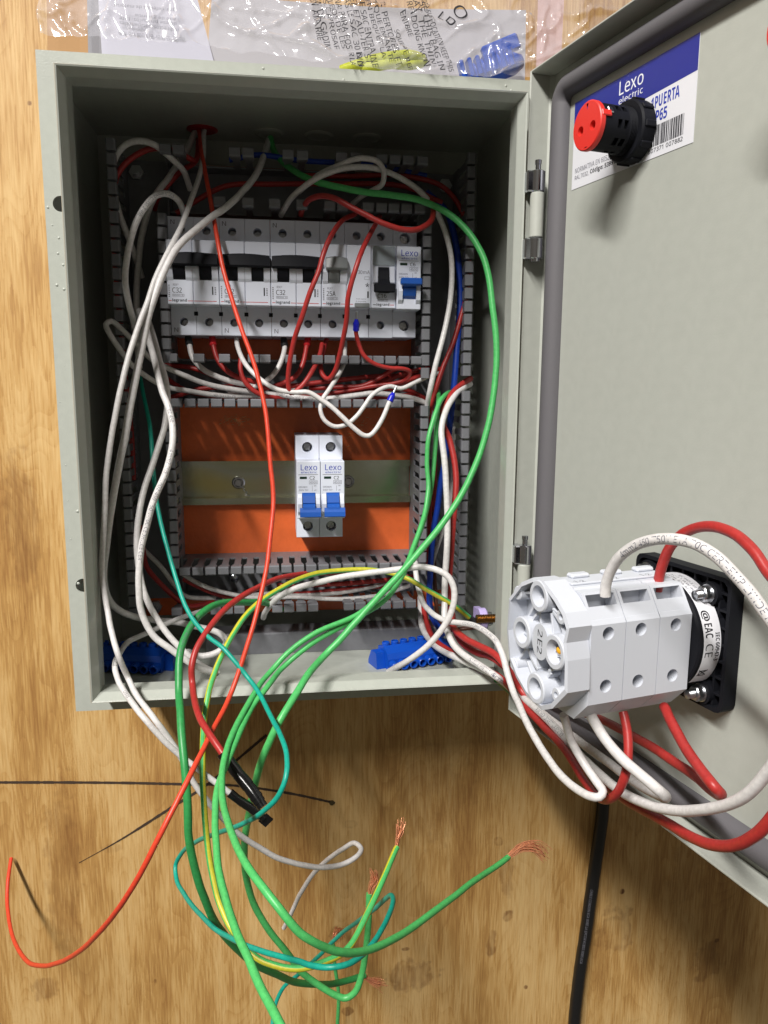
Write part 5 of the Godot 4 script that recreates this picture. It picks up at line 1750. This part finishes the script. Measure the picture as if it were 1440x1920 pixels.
	wire("thick printed green wire bending out of the bottom duct to frayed copper", "dark_green_wire", 2.35, [[528, 1142, 60], [508, 1134, 74], [490, 1129, 86], [463, 1130, 102], [425, 1130, 120], [393, 1139, 137], [367, 1161, 152], [350, 1187, 163], [338, 1222, 174], [335, 1252, 181], [335, 1297, 2470], [338, 1340, 2455], [342, 1397, 2443], [348, 1456, 2437], [352, 1514, 2435], [354, 1572, 2437], [366, 1631, 2440], [385, 1689, 2447], [405, 1732, 2458], [440, 1775, 2475], [480, 1808, 2495], [519, 1827, 2515], [553, 1841, 2535], [595, 1846, 2555], [624, 1845, 2570], [660, 1837, 2585], [684, 1828, 2592]], {"group": loose, "copper": [[682, 1829, 2592], [694, 1838, 2594], [706, 1842, 2596], [721, 1845, 2598]], "fray": 3.0, "print": [["H07Z1-K 4mm2 450/750V TIPO 2", 110, 1.7, "ink_soft"]]})
	wire("short green wire end standing with its copper turned to the wood", "green_wire", 1.75, [[633, 1975, 24], [633, 1919, 26], [635, 1867, 28], [629, 1820, 30], [624, 1764, 32]], {"group": loose, "copper": [[624, 1766, 32], [628, 1752, 30], [636, 1744, 24], [640, 1756, 16]], "fray": 2.6})
	wire("yellow and green striped earth wire with frayed copper end", "green_wire", 1.85, [[886, 1163, 118], [870, 1150, 120], [850, 1135, 122], [800, 1106, 119], [760, 1083, 112], [700, 1069, 106], [640, 1069, 106], [590, 1076, 112], [545, 1093, 122], [500, 1119, 136], [462, 1152, 150], [430, 1203, 166], [406, 1252, 179], [390, 1305, 2470], [382, 1360, 2462], [380, 1420, 2458], [382, 1500, 2452], [390, 1590, 2446], [398, 1640, 2442], [412, 1695, 2436], [440, 1750, 2428], [480, 1794, 2422], [520, 1811, 2420], [560, 1815, 2420], [613, 1802, 2424], [653, 1777, 2432], [690, 1710, 2450], [718, 1650, 2468], [744, 1589, 2490]], {"group": loose, "stripe": "yellow_sheath", "copper": [[743, 1591, 2490], [746, 1574, 2492], [750, 1558, 2494], [752, 1540, 2496]], "fray": 3.0})
	wire("dark red wire with shiny black taped end below the cabinet", "red_wire", 2.0, [[650, 1074, 56], [620, 1074, 64], [590, 1075, 75], [562, 1077, 86], [519, 1085, 106], [481, 1103, 126], [452, 1119, 141], [417, 1147, 159], [387, 1185, 173], [367, 1222, 183], [360, 1252, 188], [361, 1281, 2470], [373, 1340, 2440], [397, 1382, 2425], [420, 1416, 2418]], {"group": loose, "tape": [[417, 1411, 2418], [432, 1432, 2417], [447, 1452, 2416], [462, 1470, 2414], [476, 1488, 2412], [492, 1512, 2410]], "tape_r": 3.4})
	wire("white wire from cabinet top ending in a loop on the plywood", "white_wire", 1.8, [[383, 243, 30], [381, 289, 48], [377, 317, 60], [368, 348, 74], [354, 384, 90], [338, 426, 104], [313, 476, 116], [291, 522, 123], [276, 567, 129], [262, 604, 134], [247, 648, 140], [233, 697, 145], [222, 746, 149], [212, 803, 152], [204, 851, 154], [198, 904, 156], [196, 957, 157], [192, 1017, 158], [191, 1075, 160], [200, 1133, 165], [209, 1183, 172], [222, 1227, 180], [241, 1273, 2480], [257, 1306, 2468], [288, 1347, 2452], [323, 1393, 2455], [345, 1430, 2458], [369, 1475, 2462], [393, 1506, 2466], [420, 1537, 2470], [447, 1564, 2476], [482, 1587, 2484], [520, 1609, 2492], [560, 1621, 2502], [601, 1626, 2512], [641, 1621, 2522], [669, 1606, 2532], [677, 1592, 2542], [665, 1581, 2552], [641, 1593, 2564], [613, 1613, 2577], [585, 1641, 2592], [560, 1681, 2607], [544, 1717, 2620], [532, 1740, 2630]], {"group": loose})
	wire("white wire with printed sheath ending in a flat black tape flag", "white_wire", 1.8, [[410, 1138, 62], [384, 1144, 78], [345, 1156, 92], [314, 1168, 102], [276, 1186, 114], [240, 1204, 128], [226, 1221, 142], [215, 1247, 162], [221, 1274, 2480], [238, 1304, 2468], [266, 1343, 2450], [307, 1388, 2452], [338, 1416, 2456], [370, 1440, 2458], [400, 1463, 2460], [434, 1489, 2462]], {"group": loose, "tape": [[430, 1486, 2462], [448, 1500, 2463], [466, 1512, 2464], [482, 1524, 2465], [494, 1534, 2466]], "tape_r": 2.7, "tape_flag": true, "print": [["SMILE", 118, 2.0, "ink"], ["CAB 2,5", 150, 2.0, "ink"]]})
	# ---- thick whites down the side
	var side := "thick white wires down the side of the cabinet"
	wire("thickest white wire sweeping across the first breaker to the cabinet's side", "white_wire", 2.35, [[505, 260, 26], [502, 272, 32], [496, 289, 44], [479, 328, 62], [452, 362, 76], [424, 389, 87], [402, 404, 94], [369, 429, 103], [342, 453, 110], [324, 476, 115], [304, 518, 122], [289, 558, 126], [278, 591, 128], [267, 648, 132], [256, 706, 136], [243, 767, 140], [233, 825, 142], [220, 891, 142], [208, 955, 140], [199, 1031, 136], [194, 1090, 126], [208, 1131, 112], [230, 1148, 102], [261, 1158, 94], [304, 1164, 87], [340, 1168, 85], [371, 1176, 87], [398, 1182, 91], [417, 1191, 97], [425, 1205, 103], [415, 1218, 108], [398, 1227, 108], [374, 1230, 106], [352, 1222, 100]], {"group": side})
	wire("white wire printed 450/750 V-70C standing off the side duct", "white_wire", 2.15, [[262, 582, 78], [271, 606, 90], [280, 640, 104], [292, 684, 115], [304, 732, 125], [317, 767, 132], [324, 809, 138], [320, 851, 142], [309, 891, 147], [293, 927, 150], [283, 956, 152], [276, 982, 153], [265, 1025, 155], [261, 1063, 157], [261, 1104, 158], [264, 1139, 158], [276, 1171, 158], [293, 1197, 159], [317, 1215, 160], [340, 1232, 160], [369, 1250, 158], [402, 1262, 150]], {"group": side, "print": [["4 mm2 INST TIPO2 450/750 V-70C CEDHILCE CERT", 118, 2.4, "ink_soft"], ["7702 450/7", 88, 2.2, "ink_soft"]]})
	wire("plain white wire close behind the one printed 450/750", "white_wire", 2.1, [[274, 588, 68], [288, 630, 86], [300, 680, 98], [310, 712, 104], [314, 752, 108], [309, 798, 112], [299, 830, 116], [286, 870, 120], [270, 917, 126], [262, 954, 132], [257, 1000, 136], [258, 1050, 140], [263, 1085, 142], [270, 1110, 144], [282, 1138, 145], [302, 1172, 148], [322, 1198, 150], [349, 1225, 152], [378, 1248, 150], [408, 1262, 144]], {"group": side})
	wire("white printed wire hooked over from the first breaker's terminal", "white_wire", 2.1, [[345, 402, 64], [343, 393, 74], [335, 376, 86], [316, 364, 95], [293, 367, 101], [271, 389, 105], [254, 420, 107], [243, 456, 108], [236, 491, 108], [234, 524, 106], [239, 558, 102], [247, 591, 94], [251, 607, 84], [256, 640, 70], [262, 690, 60]], {"group": side, "print": [["SMILE 4mm2 CLASE 2 450", 30, 2.0, "ink_soft"]]})
	wire("dim white wire slanting from cabinet top behind the hooked one", "white_wire", 2.2, [[366, 246, 26], [352, 278, 36], [338, 301, 45], [316, 334, 54], [297, 358, 60], [280, 390, 62], [266, 440, 60], [258, 510, 58], [256, 570, 60], [262, 650, 56]], {"group": side})
	wire("dim white wire arched at the top of the side duct", "white_wire", 2.1, [[357, 356, 50], [343, 320, 62], [327, 303, 70], [310, 287, 76], [288, 271, 80], [263, 264, 80], [238, 270, 78], [218, 292, 74], [212, 317, 71], [215, 359, 68], [224, 400, 66], [238, 439, 62], [254, 484, 56], [266, 520, 50]], {"group": side})
	wire("small white wire loop poking out of the side duct's fingers", "white_wire", 1.9, [[490, 742, 56], [431, 742, 62], [391, 739, 66], [349, 732, 70], [317, 727, 74], [291, 716, 78], [267, 701, 82], [247, 684, 85], [219, 646, 88], [203, 620, 89], [199, 608, 87], [209, 602, 84], [235, 624, 80], [258, 647, 78], [285, 674, 76], [312, 689, 74], [344, 703, 72], [373, 715, 70], [404, 724, 68], [444, 731, 64], [490, 738, 58]], {"group": side, "print": [["KLF 1X2,5 ICEL NRA", 20, 1.6, "ink_soft"]]})
	wire("deep red wire arched round the top of the side duct", "red_wire", 2.0, [[366, 303, 50], [338, 287, 58], [310, 278, 63], [277, 281, 66], [243, 300, 66], [221, 326, 66], [214, 353, 65], [213, 414, 63], [215, 470, 62], [219, 530, 60], [226, 610, 58], [234, 700, 56], [246, 800, 52], [250, 900, 50]])
	wire("deep red wire end tucked beside the cabinet's top entry", "red_wire", 1.9, [[372, 262, 30], [366, 303, 42], [338, 323, 50], [310, 353, 52], [296, 372, 46], [290, 392, 36]])
	wire("deep red wire crossing the foot of the side duct", "red_wire", 1.9, [[262, 985, 52], [268, 1030, 58], [276, 1063, 62], [302, 1095, 64], [331, 1122, 62], [356, 1136, 54], [400, 1128, 44]])
	wire("dim white wire crossing the foot of the side duct", "white_wire", 1.8, [[241, 930, 46], [246, 975, 50], [258, 1017, 54], [276, 1037, 57], [302, 1063, 58], [328, 1098, 56], [350, 1118, 50], [420, 1122, 42]])
	# ---- breaker feeds and the middle duct
	var feeds := "wires from the breakers into the middle duct"
	wire("white wire leaving the first C32 breaker's neutral terminal", "white_wire", 2.0, [[353, 634, 56], [355, 647, 60], [362, 672, 64], [381, 693, 66], [407, 706, 66], [444, 717, 64], [500, 724, 58], [560, 730, 50]], {"group": feeds, "sleeve": [0, "ferrule_black", 12.0, 0.0]})
	wire("red wire leaving the first C32 breaker through a red collar", "red_wire", 1.9, [[398, 634, 56], [400, 648, 60], [407, 672, 63], [423, 693, 65], [444, 706, 65], [500, 722, 60], [560, 740, 56], [640, 744, 50]], {"group": feeds, "sleeve": [0, "ferrule_red", 12.0, 0.0]})
	wire("white wire dipping over the duct in a V to a blue ferrule", "white_wire", 1.75, [[443, 634, 58], [445, 648, 63], [454, 672, 72], [470, 695, 80], [491, 714, 85], [518, 730, 88], [550, 735, 89], [578, 735, 90], [599, 747, 91], [621, 762, 93], [642, 781, 95], [664, 802, 96], [683, 816, 96], [693, 816, 96], [702, 809, 96], [716, 787, 95], [728, 759, 93], [735, 743, 92]], {"group": feeds, "sleeve": [1, "ferrule_blue", 7.0, 5.0]})
	wire("white wire leaving the third C32 breaker's neutral terminal", "white_wire", 1.9, [[532, 636, 56], [534, 650, 60], [526, 680, 66], [513, 701, 68], [499, 714, 66], [470, 728, 60], [430, 736, 52]], {"group": feeds, "sleeve": [0, "ferrule_black", 12.0, 0.0]})
	wire("red wire leaving the third C32 breaker through a red collar", "red_wire", 1.9, [[577, 634, 56], [575, 650, 60], [566, 686, 66], [552, 707, 66], [520, 722, 62], [470, 733, 54]], {"group": feeds, "sleeve": [0, "ferrule_red", 12.0, 0.0]})
	wire("white wire looped over the duct edge behind the V shaped one", "white_wire", 1.6, [[647, 640, 50], [645, 680, 66], [636, 701, 76], [618, 729, 84], [605, 750, 88], [601, 768, 90], [608, 787, 91], [627, 799, 91], [648, 796, 91], [667, 781, 90], [682, 762, 88], [697, 741, 86], [716, 728, 84], [734, 724, 82], [752, 728, 82], [780, 716, 78], [801, 707, 70], [822, 700, 60]], {"group": feeds})
	wire("printed red wire falling from the 25A breaker to a V", "red_wire", 1.75, [[668, 398, 60], [664, 402, 72], [641, 415, 88], [622, 441, 98], [607, 474, 104], [596, 512, 106], [581, 550, 106], [567, 593, 103], [553, 635, 98], [544, 677, 94], [540, 716, 90], [545, 737, 88], [563, 726, 86], [584, 698, 82], [599, 668, 74], [604, 645, 62]], {"group": feeds, "print": [["SMEP 1,5 CALIDAD SMEP 2 CABLE", 36, 1.6, "ink"]]})
	wire("printed red wire falling from the single pole breaker to a hook", "red_wire", 1.75, [[712, 405, 62], [706, 416, 80], [695, 437, 94], [681, 465, 104], [669, 498, 110], [659, 531, 110], [652, 564, 108], [650, 593, 104], [645, 628, 98], [638, 659, 92], [627, 698, 84], [615, 711, 80], [605, 702, 76], [601, 680, 70], [607, 655, 62], [612, 636, 54]], {"group": feeds, "print": [["1,5 mm2 SMEP CALIDAD TSA", 26, 1.6, "ink"]]})
	wire("red wire curled above the end of the upper breaker row", "red_wire", 1.95, [[564, 402, 62], [567, 392, 74], [580, 374, 88], [605, 367, 96], [628, 372, 100], [653, 386, 104], [685, 402, 107], [717, 418, 109], [749, 429, 109], [775, 431, 107], [797, 424, 103], [810, 412, 98], [813, 392, 90], [806, 372, 78], [790, 362, 66]], {"group": feeds})
	wire("red wire with blue ferrule stuck out below the 25A breaker", "red_wire", 1.55, [[668, 607, 94], [668, 622, 92], [673, 644, 90], [683, 666, 90], [700, 680, 89], [728, 689, 87], [757, 691, 85], [768, 696, 82], [764, 709, 78], [740, 718, 74], [703, 723, 70], [657, 732, 66], [612, 738, 60]], {"group": feeds, "sleeve": [0, "ferrule_blue", 8.5, 5.0]})
	wire("white printed wire lying along the whole middle duct", "white_wire", 2.0, [[480, 736, 56], [538, 742, 66], [581, 747, 70], [624, 747, 72], [664, 742, 72], [703, 738, 70], [740, 741, 68], [774, 747, 66], [801, 759, 64], [812, 790, 58], [812, 860, 52]], {"group": feeds, "print": [["H07 4mm2 SMILE H07", 20, 1.7, "ink_soft"]]})
	for k in [["red_wire", [[300, 700, 48], [345, 730, 52], [400, 742, 54], [470, 745, 55], [540, 752, 56], [620, 740, 57], [700, 722, 60], [760, 700, 58], [806, 690, 54]]], ["red_wire", [[306, 684, 44], [360, 690, 50], [430, 716, 54], [500, 740, 55], [600, 754, 54], [700, 746, 55], [780, 744, 56], [812, 774, 54], [816, 860, 50], [812, 960, 46]]], ["red_wire", [[452, 672, 66], [451, 693, 68], [457, 711, 69], [473, 730, 69], [491, 740, 68], [528, 746, 64], [600, 741, 60], [680, 733, 58], [760, 730, 56], [806, 752, 54]]],
			["red_wire", [[320, 745, 48], [380, 728, 54], [450, 724, 58], [540, 724, 60], [620, 714, 60], [700, 706, 58], [790, 704, 52]]], ["red_wire", [[745, 690, 66], [731, 696, 68], [709, 710, 68], [679, 723, 66], [642, 725, 62], [580, 728, 56]]], ["red_wire", [[735, 723, 72], [760, 716, 72], [785, 706, 70], [810, 697, 64], [828, 692, 56]]]]:
		wire("red wire bunched with others inside the middle duct", k[0], 1.85, k[1], {"group": "red wires bunched in the middle duct"})
	# ---- top duct
	wire("white wire arched over the upper breakers and down the hinge side duct", "white_wire", 2.0, [[527, 404, 54], [533, 392, 64], [548, 370, 74], [577, 345, 80], [605, 329, 82], [644, 316, 82], [692, 314, 82], [724, 322, 81], [756, 337, 80], [788, 360, 80], [813, 389, 80], [832, 428, 78], [842, 463, 77], [847, 501, 77], [845, 559, 78], [838, 600, 80], [828, 642, 84], [816, 686, 86], [807, 732, 84], [802, 762, 76], [800, 810, 62]])
	wire("white wire hooked back on itself above the upper breakers", "white_wire", 1.9, [[560, 360, 62], [596, 329, 72], [628, 313, 78], [660, 300, 82], [685, 297, 84], [708, 303, 85], [720, 322, 85], [717, 345, 82], [704, 354, 78], [679, 367, 70], [661, 382, 58]])
	for k in [["blue_wire", [[430, 300, 44], [480, 290, 46], [560, 300, 46], [700, 310, 46], [800, 330, 46]]], ["red_wire", [[330, 400, 46], [420, 350, 46], [520, 345, 46], [640, 345, 48], [760, 350, 50], [830, 380, 54]]], ["red_wire", [[560, 330, 42], [660, 330, 44], [760, 330, 46], [830, 350, 48], [868, 400, 52], [878, 470, 56], [880, 510, 60], [874, 555, 62], [862, 600, 64], [850, 643, 66], [829, 695, 70], [813, 747, 72], [803, 790, 70], [800, 860, 62], [806, 960, 56], [800, 1060, 54]]]]:
		wire("%s wire lying deep in the shaded top duct" % ("blue" if k[0] == "blue_wire" else "red"), k[0], 1.9, k[1], {"group": "wires deep in the top duct"})
	# ---- hinge side duct
	var hinge := "wires in the hinge side duct"
	wire("dark blue wire running down the hinge side duct", "blue_wire", 2.4, [[800, 360, 50], [836, 395, 54], [848, 428, 58], [858, 476, 60], [862, 540, 60], [860, 610, 62], [856, 658, 64], [853, 701, 66], [847, 762, 66], [838, 840, 66], [828, 900, 68], [820, 953, 68], [812, 998, 68], [807, 1058, 66], [806, 1132, 70], [812, 1160, 78], [824, 1178, 88], [830, 1190, 96]], {"group": hinge})
	wire("white printed wire from duct slot round under the switch to its top", "white_wire", 2.3, [[882, 720, 56], [872, 726, 64], [856, 738, 74], [841, 759, 83], [831, 784, 89], [827, 810, 93], [832, 854, 98], [836, 900, 102], [839, 960, 106], [839, 1019, 110], [836, 1072, 114], [834, 1124, 120], [834, 1164, 129], [840, 1187, 139], [852, 1211, 152], [875, 1232, 168], [904, 1251, 183], [931, 1270, 195], [958, 1292, 1014], [990, 1316, 1022], [1020, 1342, 1026], [1057, 1381, 1030], [1096, 1425, 1034], [1131, 1458, 1038], [1166, 1485, 1042], [1204, 1503, 1044], [1252, 1518, 1046], [1305, 1521, 1048], [1357, 1512, 1049], [1398, 1492, 1050], [1426, 1464, 1050], [1462, 1408, 1050], [1490, 1330, 1050], [1492, 1250, 1050], [1472, 1204, 1050], [1440, 1157, 1052], [1407, 1110, 1054], [1375, 1074, 1056], [1339, 1041, 1058], [1303, 1021, 1060], [1267, 1012, 1062], [1227, 1012, 1064], [1191, 1023, 1065], [1162, 1045, 1066], [1145, 1074, 1066], [1137, 1099, 1066], [1135, 1118, 1066]], {"group": hinge, "print": [["SMILE H07Z1 4mm2 450/750V TIPO2 CERT 70C", 250, 2.6, "ink_soft"], ["RACHO DNET VAENTO", 362, 2.6, "ink_soft"], ["4mm2 450/750V EVA 70C CERT-EMP LYNDE HECHO", -24, 2.7, "ink_soft", true]]})
	wire("thick red wire from duct slot looping to the switch's top", "red_wire", 2.35, [[882, 710, 54], [872, 716, 62], [856, 729, 70], [839, 750, 78], [830, 772, 82], [830, 795, 84], [842, 822, 86], [851, 860, 90], [855, 900, 94], [852, 953, 98], [849, 992, 100], [845, 1045, 104], [841, 1098, 109], [842, 1137, 118], [850, 1175, 134], [870, 1196, 152], [899, 1211, 170], [928, 1228, 186], [952, 1255, 197], [975, 1290, 1020], [1010, 1335, 1018], [1060, 1400, 1020], [1110, 1452, 1024], [1162, 1492, 1030], [1200, 1516, 1034], [1252, 1544, 1038], [1294, 1568, 1042], [1332, 1584, 1045], [1374, 1586, 1047], [1409, 1572, 1048], [1440, 1544, 1048], [1490, 1470, 1046], [1530, 1350, 1042], [1525, 1220, 1036], [1490, 1130, 1032], [1440, 1074, 1030], [1415, 1037, 1029], [1382, 1005, 1028], [1346, 990, 1028], [1314, 989, 1028], [1281, 1001, 1028], [1256, 1027, 1028], [1241, 1059, 1028], [1234, 1088, 1028], [1232, 1108, 1028]], {"group": hinge})
	wire("red wire bent up in a U into the switch's underside", "red_wire", 2.1, [[794, 1125, 54], [795, 1145, 62], [801, 1169, 76], [810, 1193, 94], [826, 1209, 114], [850, 1224, 136], [883, 1240, 160], [910, 1256, 178], [939, 1271, 193], [962, 1297, 1018], [985, 1325, 1024], [1020, 1363, 1030], [1058, 1405, 1036], [1089, 1454, 1042], [1114, 1488, 1046], [1138, 1500, 1050], [1159, 1486, 1052], [1173, 1454, 1052], [1178, 1419, 1050], [1176, 1377, 1048], [1168, 1335, 1047]], {"group": hinge})
	wire("red wire folded sharply under the switch's last section", "red_wire", 2.3, [[848, 1150, 96], [852, 1180, 114], [866, 1206, 134], [896, 1226, 156], [917, 1231, 172], [940, 1246, 188], [965, 1276, 1008], [1000, 1300, 1010], [1060, 1325, 1012], [1134, 1352, 1014], [1186, 1381, 1017], [1228, 1405, 1020], [1270, 1433, 1024], [1305, 1457, 1029], [1329, 1477, 1034], [1345, 1489, 1040], [1350, 1488, 1046], [1339, 1476, 1050], [1315, 1446, 1048], [1287, 1405, 1042], [1263, 1363, 1035], [1245, 1325, 1028]], {"group": hinge})
	wire("white wire folded back under the switch's first section", "white_wire", 2.4, [[788, 1120, 48], [789, 1144, 58], [791, 1172, 72], [799, 1191, 88], [814, 1208, 106], [836, 1223, 128], [859, 1234, 148], [900, 1252, 172], [935, 1270, 191], [965, 1296, 1010], [1010, 1332, 1012], [1065, 1374, 1014], [1130, 1422, 1018], [1185, 1462, 1022], [1224, 1486, 1028], [1245, 1495, 1036], [1247, 1492, 1043], [1232, 1479, 1049], [1204, 1455, 1053], [1169, 1424, 1057], [1134, 1383, 1061], [1107, 1338, 1065]], {"group": hinge})
	wire("white printed wire arching in front of the switch's end cap", "white_wire", 2.0, [[779, 1055, 84], [780, 1071, 94], [786, 1106, 104], [793, 1130, 114], [812, 1151, 127], [838, 1164, 141], [865, 1168, 154], [891, 1173, 167], [912, 1185, 180], [931, 1203, 192], [944, 1232, 202], [952, 1264, 208], [962, 1296, 1036], [975, 1325, 1042], [996, 1370, 1050], [1020, 1412, 1056], [1048, 1450, 1060], [1079, 1478, 1062], [1107, 1493, 1062], [1124, 1494, 1060], [1130, 1484, 1058], [1118, 1466, 1058], [1096, 1434, 1059], [1072, 1392, 1062], [1056, 1340, 1068]], {"group": hinge, "print": [["CEDHILCE 2,5mm2 H07Z1-K 450/750V", 88, 2.0, "ink_soft"]]})
	wire("white wire thrown in a wide loop over the bottom duct", "white_wire", 2.2, [[494, 1158, 56], [498, 1147, 68], [519, 1123, 84], [548, 1106, 96], [592, 1093, 108], [650, 1080, 118], [720, 1071, 126], [759, 1066, 132], [793, 1063, 137], [820, 1069, 141], [841, 1082, 144], [851, 1103, 146], [851, 1127, 147], [841, 1158, 147], [822, 1188, 146], [799, 1214, 143], [772, 1235, 138], [746, 1250, 132], [728, 1260, 126]], {"group": hinge})
	wire("thin brown wire showing beside the blue one", "brown_wire", 1.6, [[812, 960, 50], [815, 1050, 52], [816, 1100, 56], [817, 1130, 62], [822, 1160, 76], [834, 1180, 92], [860, 1180, 104], [900, 1176, 108]], {"group": hinge})
	wire("pale wire behind the red ones in the hinge side duct", "white_wire", 1.7, [[850, 800, 50], [850, 880, 52], [842, 960, 54], [826, 1010, 58], [812, 1050, 60], [806, 1090, 58], [808, 1140, 54]], {"group": hinge})
	wire("green wire half hidden under the switch bundle", "dark_green_wire", 1.6, [[930, 1275, 178], [960, 1302, 1006], [1000, 1340, 1012], [1040, 1378, 1010], [1070, 1400, 1006]], {"group": hinge})
	# ---- bottom duct
	wire("white wire sagging through the bottom duct", "white_wire", 1.7, [[341, 1075, 60], [373, 1094, 62], [417, 1110, 62], [460, 1119, 62], [504, 1120, 61], [562, 1120, 60], [621, 1123, 60], [679, 1120, 60], [720, 1114, 58], [768, 1098, 54]])
	wire("white wire half buried in the bottom duct", "white_wire", 1.6, [[440, 1122, 54], [500, 1112, 58], [560, 1116, 56], [650, 1110, 54], [720, 1096, 52], [780, 1086, 48]])
	for k in [[[344, 1085, 54], [387, 1106, 55], [430, 1119, 54], [520, 1116, 52], [620, 1108, 52], [720, 1098, 52]], [[520, 1098, 50], [600, 1096, 54], [680, 1092, 55], [740, 1086, 52], [780, 1080, 48]]]:
		wire("red wire lying in the bottom duct", "red_wire", 1.9, k, {"group": "red wires in the bottom duct"})
	# ---- outside
	wire("thick black round cable hanging down the plywood under the door", "black_cable", 6.0, [[1134, 1380, 6.4], [1132, 1440, 6.4], [1130, 1510, 6.4], [1124, 1570, 6.4], [1112, 1650, 6.4], [1101, 1730, 6.4], [1090, 1800, 6.4], [1080, 1880, 6.4], [1074, 1960, 6.4], [1070, 2010, 6.4]], {"name": "cable", "category": "cable", "print": [["CABLE CORDON ECA 90RE LA EPCOR K1BSS 90BS ECA", 155, 2.4, "ink_soft"]]})
	# lilac ring terminal on the ground stud
	var lp := on_z(900, 1166, 120)
	var o := thing("ring_terminal", "lilac ring terminal and nut on the earth stud", "terminal", lp)
	var b := B.new()
	var t := Transform3D(Basis(Vector3(0, 1, 0), Vector3(0, 0, 1), Vector3(1, 0, 0)), lp + Vector3(1.5, 2, 0))
	b.lathe(M.lilac, [Vector2(3.4, -3), Vector2(7.6, -3), Vector2(8.4, -2), Vector2(8.4, 2), Vector2(7.4, 3), Vector2(3.4, 3), Vector2(3.4, -3)], t, 28)
	b.prism(M.lilac, PackedVector2Array([Vector2(-6, -5), Vector2(6, -5), Vector2(4.6, -18), Vector2(-4.6, -18)]), -2, 2.4, t)
	part(b, "ring", o, lp)
	b = B.new()
	b.lathe(M.zinc, [Vector2(5.4, 3.2), Vector2(5.4, 7.0), Vector2(0, 7.0)], t, 6)
	part(b, "nut", o, lp)
	b = B.new()
	var sl := spots([[893, 1169, 120], [886, 1163, 119], [880, 1158, 119]])
	b.tube(M.ferrule_black, sl, 2.6, 14)
	part(b, "crimp_sleeve", o, lp)

# ---------------------------------------------------------------- the lamp that lights the place
const LAMP_AT := Vector3(-900, 2100, 2050)
const LAMP_LONG := 2000.0

func build_lamp() -> void:
	var o := thing("tube_lamp", "long white ceiling tube lamp above and in front of the cabinet", "lamp", LAMP_AT)
	var b := B.new()
	b.box(M.lamp_metal, LAMP_AT + Vector3(-95, 20.5, -LAMP_LONG / 2 - 20), LAMP_AT + Vector3(95, 70, LAMP_LONG / 2 + 20), 4.0)
	part(b, "housing", o, LAMP_AT)
	b = B.new()
	b.box(M.lamp_glow, LAMP_AT + Vector3(-80, 8, -LAMP_LONG / 2), LAMP_AT + Vector3(80, 20, LAMP_LONG / 2), 2.0)
	part(b, "lamp_tube", o, LAMP_AT)

func _ready() -> void:
	# camera
	var cam := Camera3D.new()
	cam.name = "camera"
	cam.transform = Transform3D(eye_basis, EYE * MM)
	cam.fov = rad_to_deg(2.0 * atan(960.0 / FOCAL))
	cam.near = 0.02
	cam.far = 20.0
	add_child(cam)
	cam.current = true
	# surroundings: a dim room
	var env := Environment.new()
	env.background_mode = Environment.BG_COLOR
	env.background_color = Color(1.0, 0.95, 0.86)
	env.background_energy_multiplier = 0.12
	env.tonemap_mode = Environment.TONE_MAPPER_LINEAR
	env.tonemap_exposure = 1.0
	env.sdfgi_enabled = true
	env.ssao_enabled = true
	env.ssil_enabled = true
	var we := WorldEnvironment.new()
	we.name = "surroundings"
	we.environment = env
	add_child(we)
	# the ceiling tube
	var lamp := AreaLight3D.new()
	lamp.name = "tube_light"
	lamp.area_size = Vector2(0.16, LAMP_LONG * MM)
	lamp.light_color = Color(1.0, 0.985, 0.965)
	lamp.light_energy = 20.5
	lamp.shadow_enabled = true
	lamp.transform = Transform3D(Basis(Vector3(1, 0, 0), Vector3(0, 0, -1), Vector3(0, 1, 0)), LAMP_AT * MM)
	add_child(lamp)
	materials()
	build_wall()
	build_cabinet()
	build_ducts()
	build_rails()
	build_breakers()
	build_switch()
	build_pilot(80.6, 340.4, "black pilot lamp back with red end disc in front of the sticker")
	build_pilot(201.5, 340.4, "black pilot lamp back with red end disc on bare door paint")
	build_blue_strip(Vector3(234, 1.6, 86), 0.3, "blue terminal strip on the cabinet floor under the white wire loop", 0.0)
	build_blue_strip(Vector3(24, 1.6, 72), -0.25, "blue terminal strip in the shaded floor corner beside the half hole flange", 0.0)
	build_wires()
	build_top_clutter()
	build_lamp()
